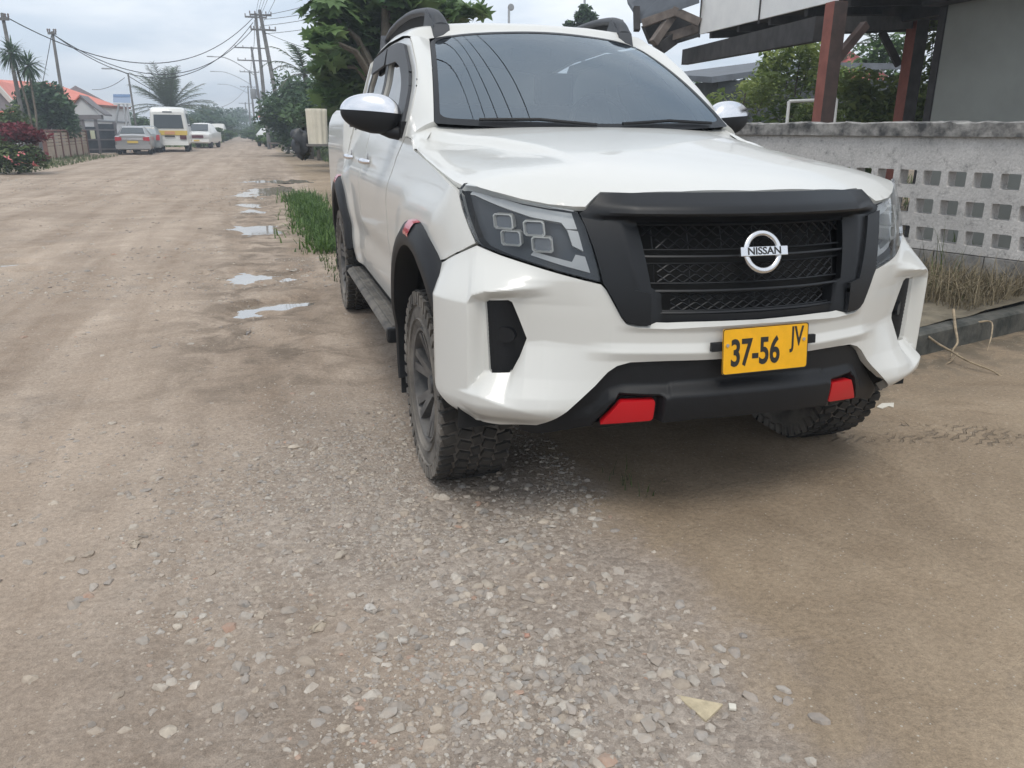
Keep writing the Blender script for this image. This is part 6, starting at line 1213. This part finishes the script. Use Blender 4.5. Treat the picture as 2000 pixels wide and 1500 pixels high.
# broad leaved tree behind the truck
e = empty('breadfruit_tree', tuple(gat(760, 15)), 'large tree with big lobed leaves spreading behind the truck roof', 'tree'); cl = []
for (u, v, d, a, b, c) in [(640, 20, 14.5, .50, .6, .32), (690, 8, 15, .6, .7, .35), (760, -5, 15, .7, .8, .4), (830, 10, 15.2, .65, .8, .35), (895, 24, 15, .42, .6, .20), (935, 22, 14.8, .18, .4, .12), (630, 70, 14.2, .34, .5, .15), (625, 95, 14.0, .30, .5, .16), (670, 60, 15, .5, .6, .30), (720, 45, 15.5, .7, .8, .40), (690, 110, 15.5, .6, .7, .42), (660, 150, 15.8, .55, .6, .35), (640, 130, 15.2, .35, .5, .22), (740, 90, 16, .7, .8, .5), (800, 40, 16, .7, .7, .4), (700, 170, 16, .6, .7, .4), (860, 30, 16, .5, .7, .3), (650, 190, 16, .5, .6, .3)]:
    cl.append((at(u, v, d), (a, b, c)))
p, s_ = clump_pts(cl, 1700, 77, .6); leaves('crown', p, .42, leafmat('breadfruit_leaf', (.06,.125,.05), (.19,.28,.10), .5, .4), e, 'lobed', .55, 77, s_, jit=.3)
mb = MB(); b0 = gat(760, 15.5); mid = b0+[0, 0, 2.2]; mb.tube([b0-[0, 0, .2], b0+[.05, 0, 1.2], mid, mid+[0, 0, 1.4]], [.22, .18, .15, .05], 10)
for c in cl[::2]: q = np.array(c[0]); mb.tube([mid+[0, 0, -.4], (mid+q)/2+[0, 0, .15], q], [.09, .06, .02], 6)
mb.build('trunk', M['bark'], e, smooth=60)
# things above the roof: round-headed lamp, far tree, orange roof
lb = gat(994, 20); lt_ = at(994, 42, 20); e = empty('round_lamp', tuple(lb), 'slim post with a round head showing above the truck roof', 'lamp post'); mb = MB(); mb.tube([lb, at(994, 14, 20)], .03, 8); mb.build('post', M['metal'], e, smooth=60); mb = MB(); mb.lathe([(-.03, 0), (-.03, .07), (0, .085), (.03, .07), (.03, 0)], at(998, 14, 20), 1, 16); mb.build('lamp_head', M['metal'], e, smooth=50)
e = tree('far_tree', gat(1132, 34), hz(12, 34, 1130), .80, 'small round tree top showing above the truck roof left of the shed', 'tree', 'dark', 2400, .2, nc=14, seed=91, low=.70, trunk=.10)
mb = MB(); mb.tube([gat(1142, 34.5), at(1142, -12, 34.5)], .05, 6); o = mb.build('thin_mast', M['metal'], smooth=60, loc=tuple(gat(1142, 34.5))); tag(o, 'thin grey mast rising behind the small tree top', 'mast')
simple_house('orange_house', gat(516, 86), gat(560, 86), 5, hz(226, 86, 530), hz(208, 86, 530), .4, M['greyboard'], M['orange'], 'small orange roof peeping out behind the twin poles', 1.6)
# container, bag and stand behind the truck
M['ribbed'] = mat('ribbed_plastic', (.62,.58,.48), .5, var=.08, vscale=6); M['bag'] = mat('dark_plastic_bag', (.03,.034,.04), .42, bump=.9, bscale=9); 
bx_ = at(618, 250, 10.5); e = empty('refuse_stand', (bx_[0], bx_[1], 0), 'rusty refuse stand behind the truck tail', 'refuse stand')
for dx, dy in ((.30, .0), (.46, .0), (.46, .22), (.30, .22)): mb = MB(); mb.tube([(bx_[0]+dx, bx_[1]+dy, 0), (bx_[0]+dx, bx_[1]+dy, 1.14)], .018, 6); mb.build('leg', M['pole'], e, smooth=50)
mb = MB(); mb.box((bx_[0]+.18, bx_[1]+.08, 1.14), (.64, .40, .03)); mb.build('shelf', M['pole'], e)
mb = MB(); n = 60; P = []
for z, sc in ((1.155, .92), (1.30, .97), (1.55, 1.0), (1.585, 1.03), (1.60, .98)):
    P.append([(bx_[0]+.01+(.128+.010*math.cos(10*t))*sc*math.cos(t), bx_[1]+(.128+.010*math.cos(10*t))*sc*math.sin(t), z) for t in np.linspace(0, 2*PI, n, endpoint=False)])
mb.grid(np.array(P), closed=True); mb.add(P[0], [tuple(range(n))]); o = mb.build('ribbed_container', M['ribbed'], smooth=50, loc=(bx_[0], bx_[1], 1.155)); tag(o, 'cream ribbed plastic container standing behind the truck tail', 'container')
bg_ = at(613, 300, 10.0); mb = MB(); P = []; r = np.random.default_rng(4)
for t in np.linspace(-1.5, 1.5, 16):
    P.append([bg_+np.array([(.15+.05*math.sin(t))*math.cos(t)**.6*math.cos(a)*(1+.30*math.sin(3*a+4*t)), .12*math.cos(t)*math.sin(a)*(1+.2*math.sin(5*a)), .21*math.sin(t)*(1+.15*math.sin(2*a))])*[.9, .9, .9]+bg_*.1+r.normal(size=3)*.005 for a in np.linspace(0, 2*PI, 22, endpoint=False)])
mb.grid(np.array(P), closed=True); o = mb.build('rubbish_bag', M['bag'], smooth=35, loc=tuple(bg_)); tag(o, 'dark shiny rubbish bag hanging from the refuse stand', 'bag')
mb = MB(); q = gat(538, 56); mb.box(q+[.0, 0, .42], (1.1, .25, .10)); mb.box(q+[-.4, 0, .2], (.1, .2, .4)); mb.box(q+[.4, 0, .2], (.1, .2, .4)); o = mb.build('plank_bench', M['oldwood'], loc=tuple(q)); tag(o, 'low weathered plank bench at the foot of the poles', 'bench')
q = gat(580, 49); mb = MB(); mb.prism([q+[-.9, 0, 0], q+[.7, -.4, 0], q+[1.0, .5, 0], q+[-.4, .8, 0]], (0, 0, .12)); o = mb.build('concrete_slab', M['block'], loc=tuple(q)); tag(o, 'pale broken concrete slab beside the nearest pole', 'slab')
# ---- grass
def zgr(x, y): return gh(x, y)-.005
blades('roadside_grass', lambda r, n: np.stack([-.72+r.normal(size=n)*.16+np.clip(r.random(n)-.5, -.5, 0)*.35, 7.0+8.5*r.random(n)], 1), 4600, .07, .27, LM['grass'], 61, .022, 1.8, zf=zgr)
blades('short_grass', lambda r, n: np.stack([-1.0+.55*r.random(n), 5.2+10*r.random(n)], 1), 2200, .03, .10, LM['weed'], 62, .010, 1.1, zf=zgr)
blades('grass_sprouts', lambda r, n: np.stack([-.30+.22*r.random(n), .30+.28*r.random(n)], 1), 26, .03, .10, LM['weed'], 63, .004, .8, zf=zgr)
def verge(x0f, x1f, y0, y1, n, h0, h1, seed, wd, mt): return blades('verge_grass', lambda r, k: (lambda y: np.stack([x0f(y)+(x1f(y)-x0f(y))*r.random(k), y], 1))(y0+(y1-y0)*r.random(k)**1.3), n, h0, h1, mt, seed, wd, 1.0, zf=lambda x, y: 0*x-.01)
verge(lambda y: -5.2-.0*y, lambda y: -12-.05*y, 66, 190, 6000, .2, .8, 71, .10, LM['grass'])
verge(lambda y: -1.0+.0*y, lambda y: 6+.0*y, 74, 190, 5000, .2, .8, 72, .10, LM['grass'])
verge(lambda y: 1.2+.0*y, lambda y: 5, 20, 72, 5000, .15, .5, 73, .05, LM['weed'])
verge(lambda y: -8.4, lambda y: -10.4, 26, 44, 1800, .06, .25, 74, .03, LM['weed'])
blades('yard_grass', lambda r, n: np.stack([4.5+14*r.random(n), 4+22*r.random(n)], 1), 5000, .1, .4, LM['weed'], 75, .03, .9, zf=lambda x, y: 0*x)
# ================================================================== hazy air
mz = bpy.data.materials.new('haze_air'); mz.use_nodes = True; Nz = mz.node_tree.nodes; Nz.remove(Nz['Principled BSDF']); pv = Nz.new('ShaderNodeVolumePrincipled'); pv.inputs['Color'].default_value = (.80, .88, .97, 1); pv.inputs['Density'].default_value = .0028; pv.inputs['Anisotropy'].default_value = .2
mz.node_tree.links.new(pv.outputs[0], [n for n in Nz if n.type == 'OUTPUT_MATERIAL'][0].inputs['Volume'])
mb = MB(); mb.box((0, 190, 7), (460, 480, 17)); tag(mb.build('haze', mz), kind='stuff')
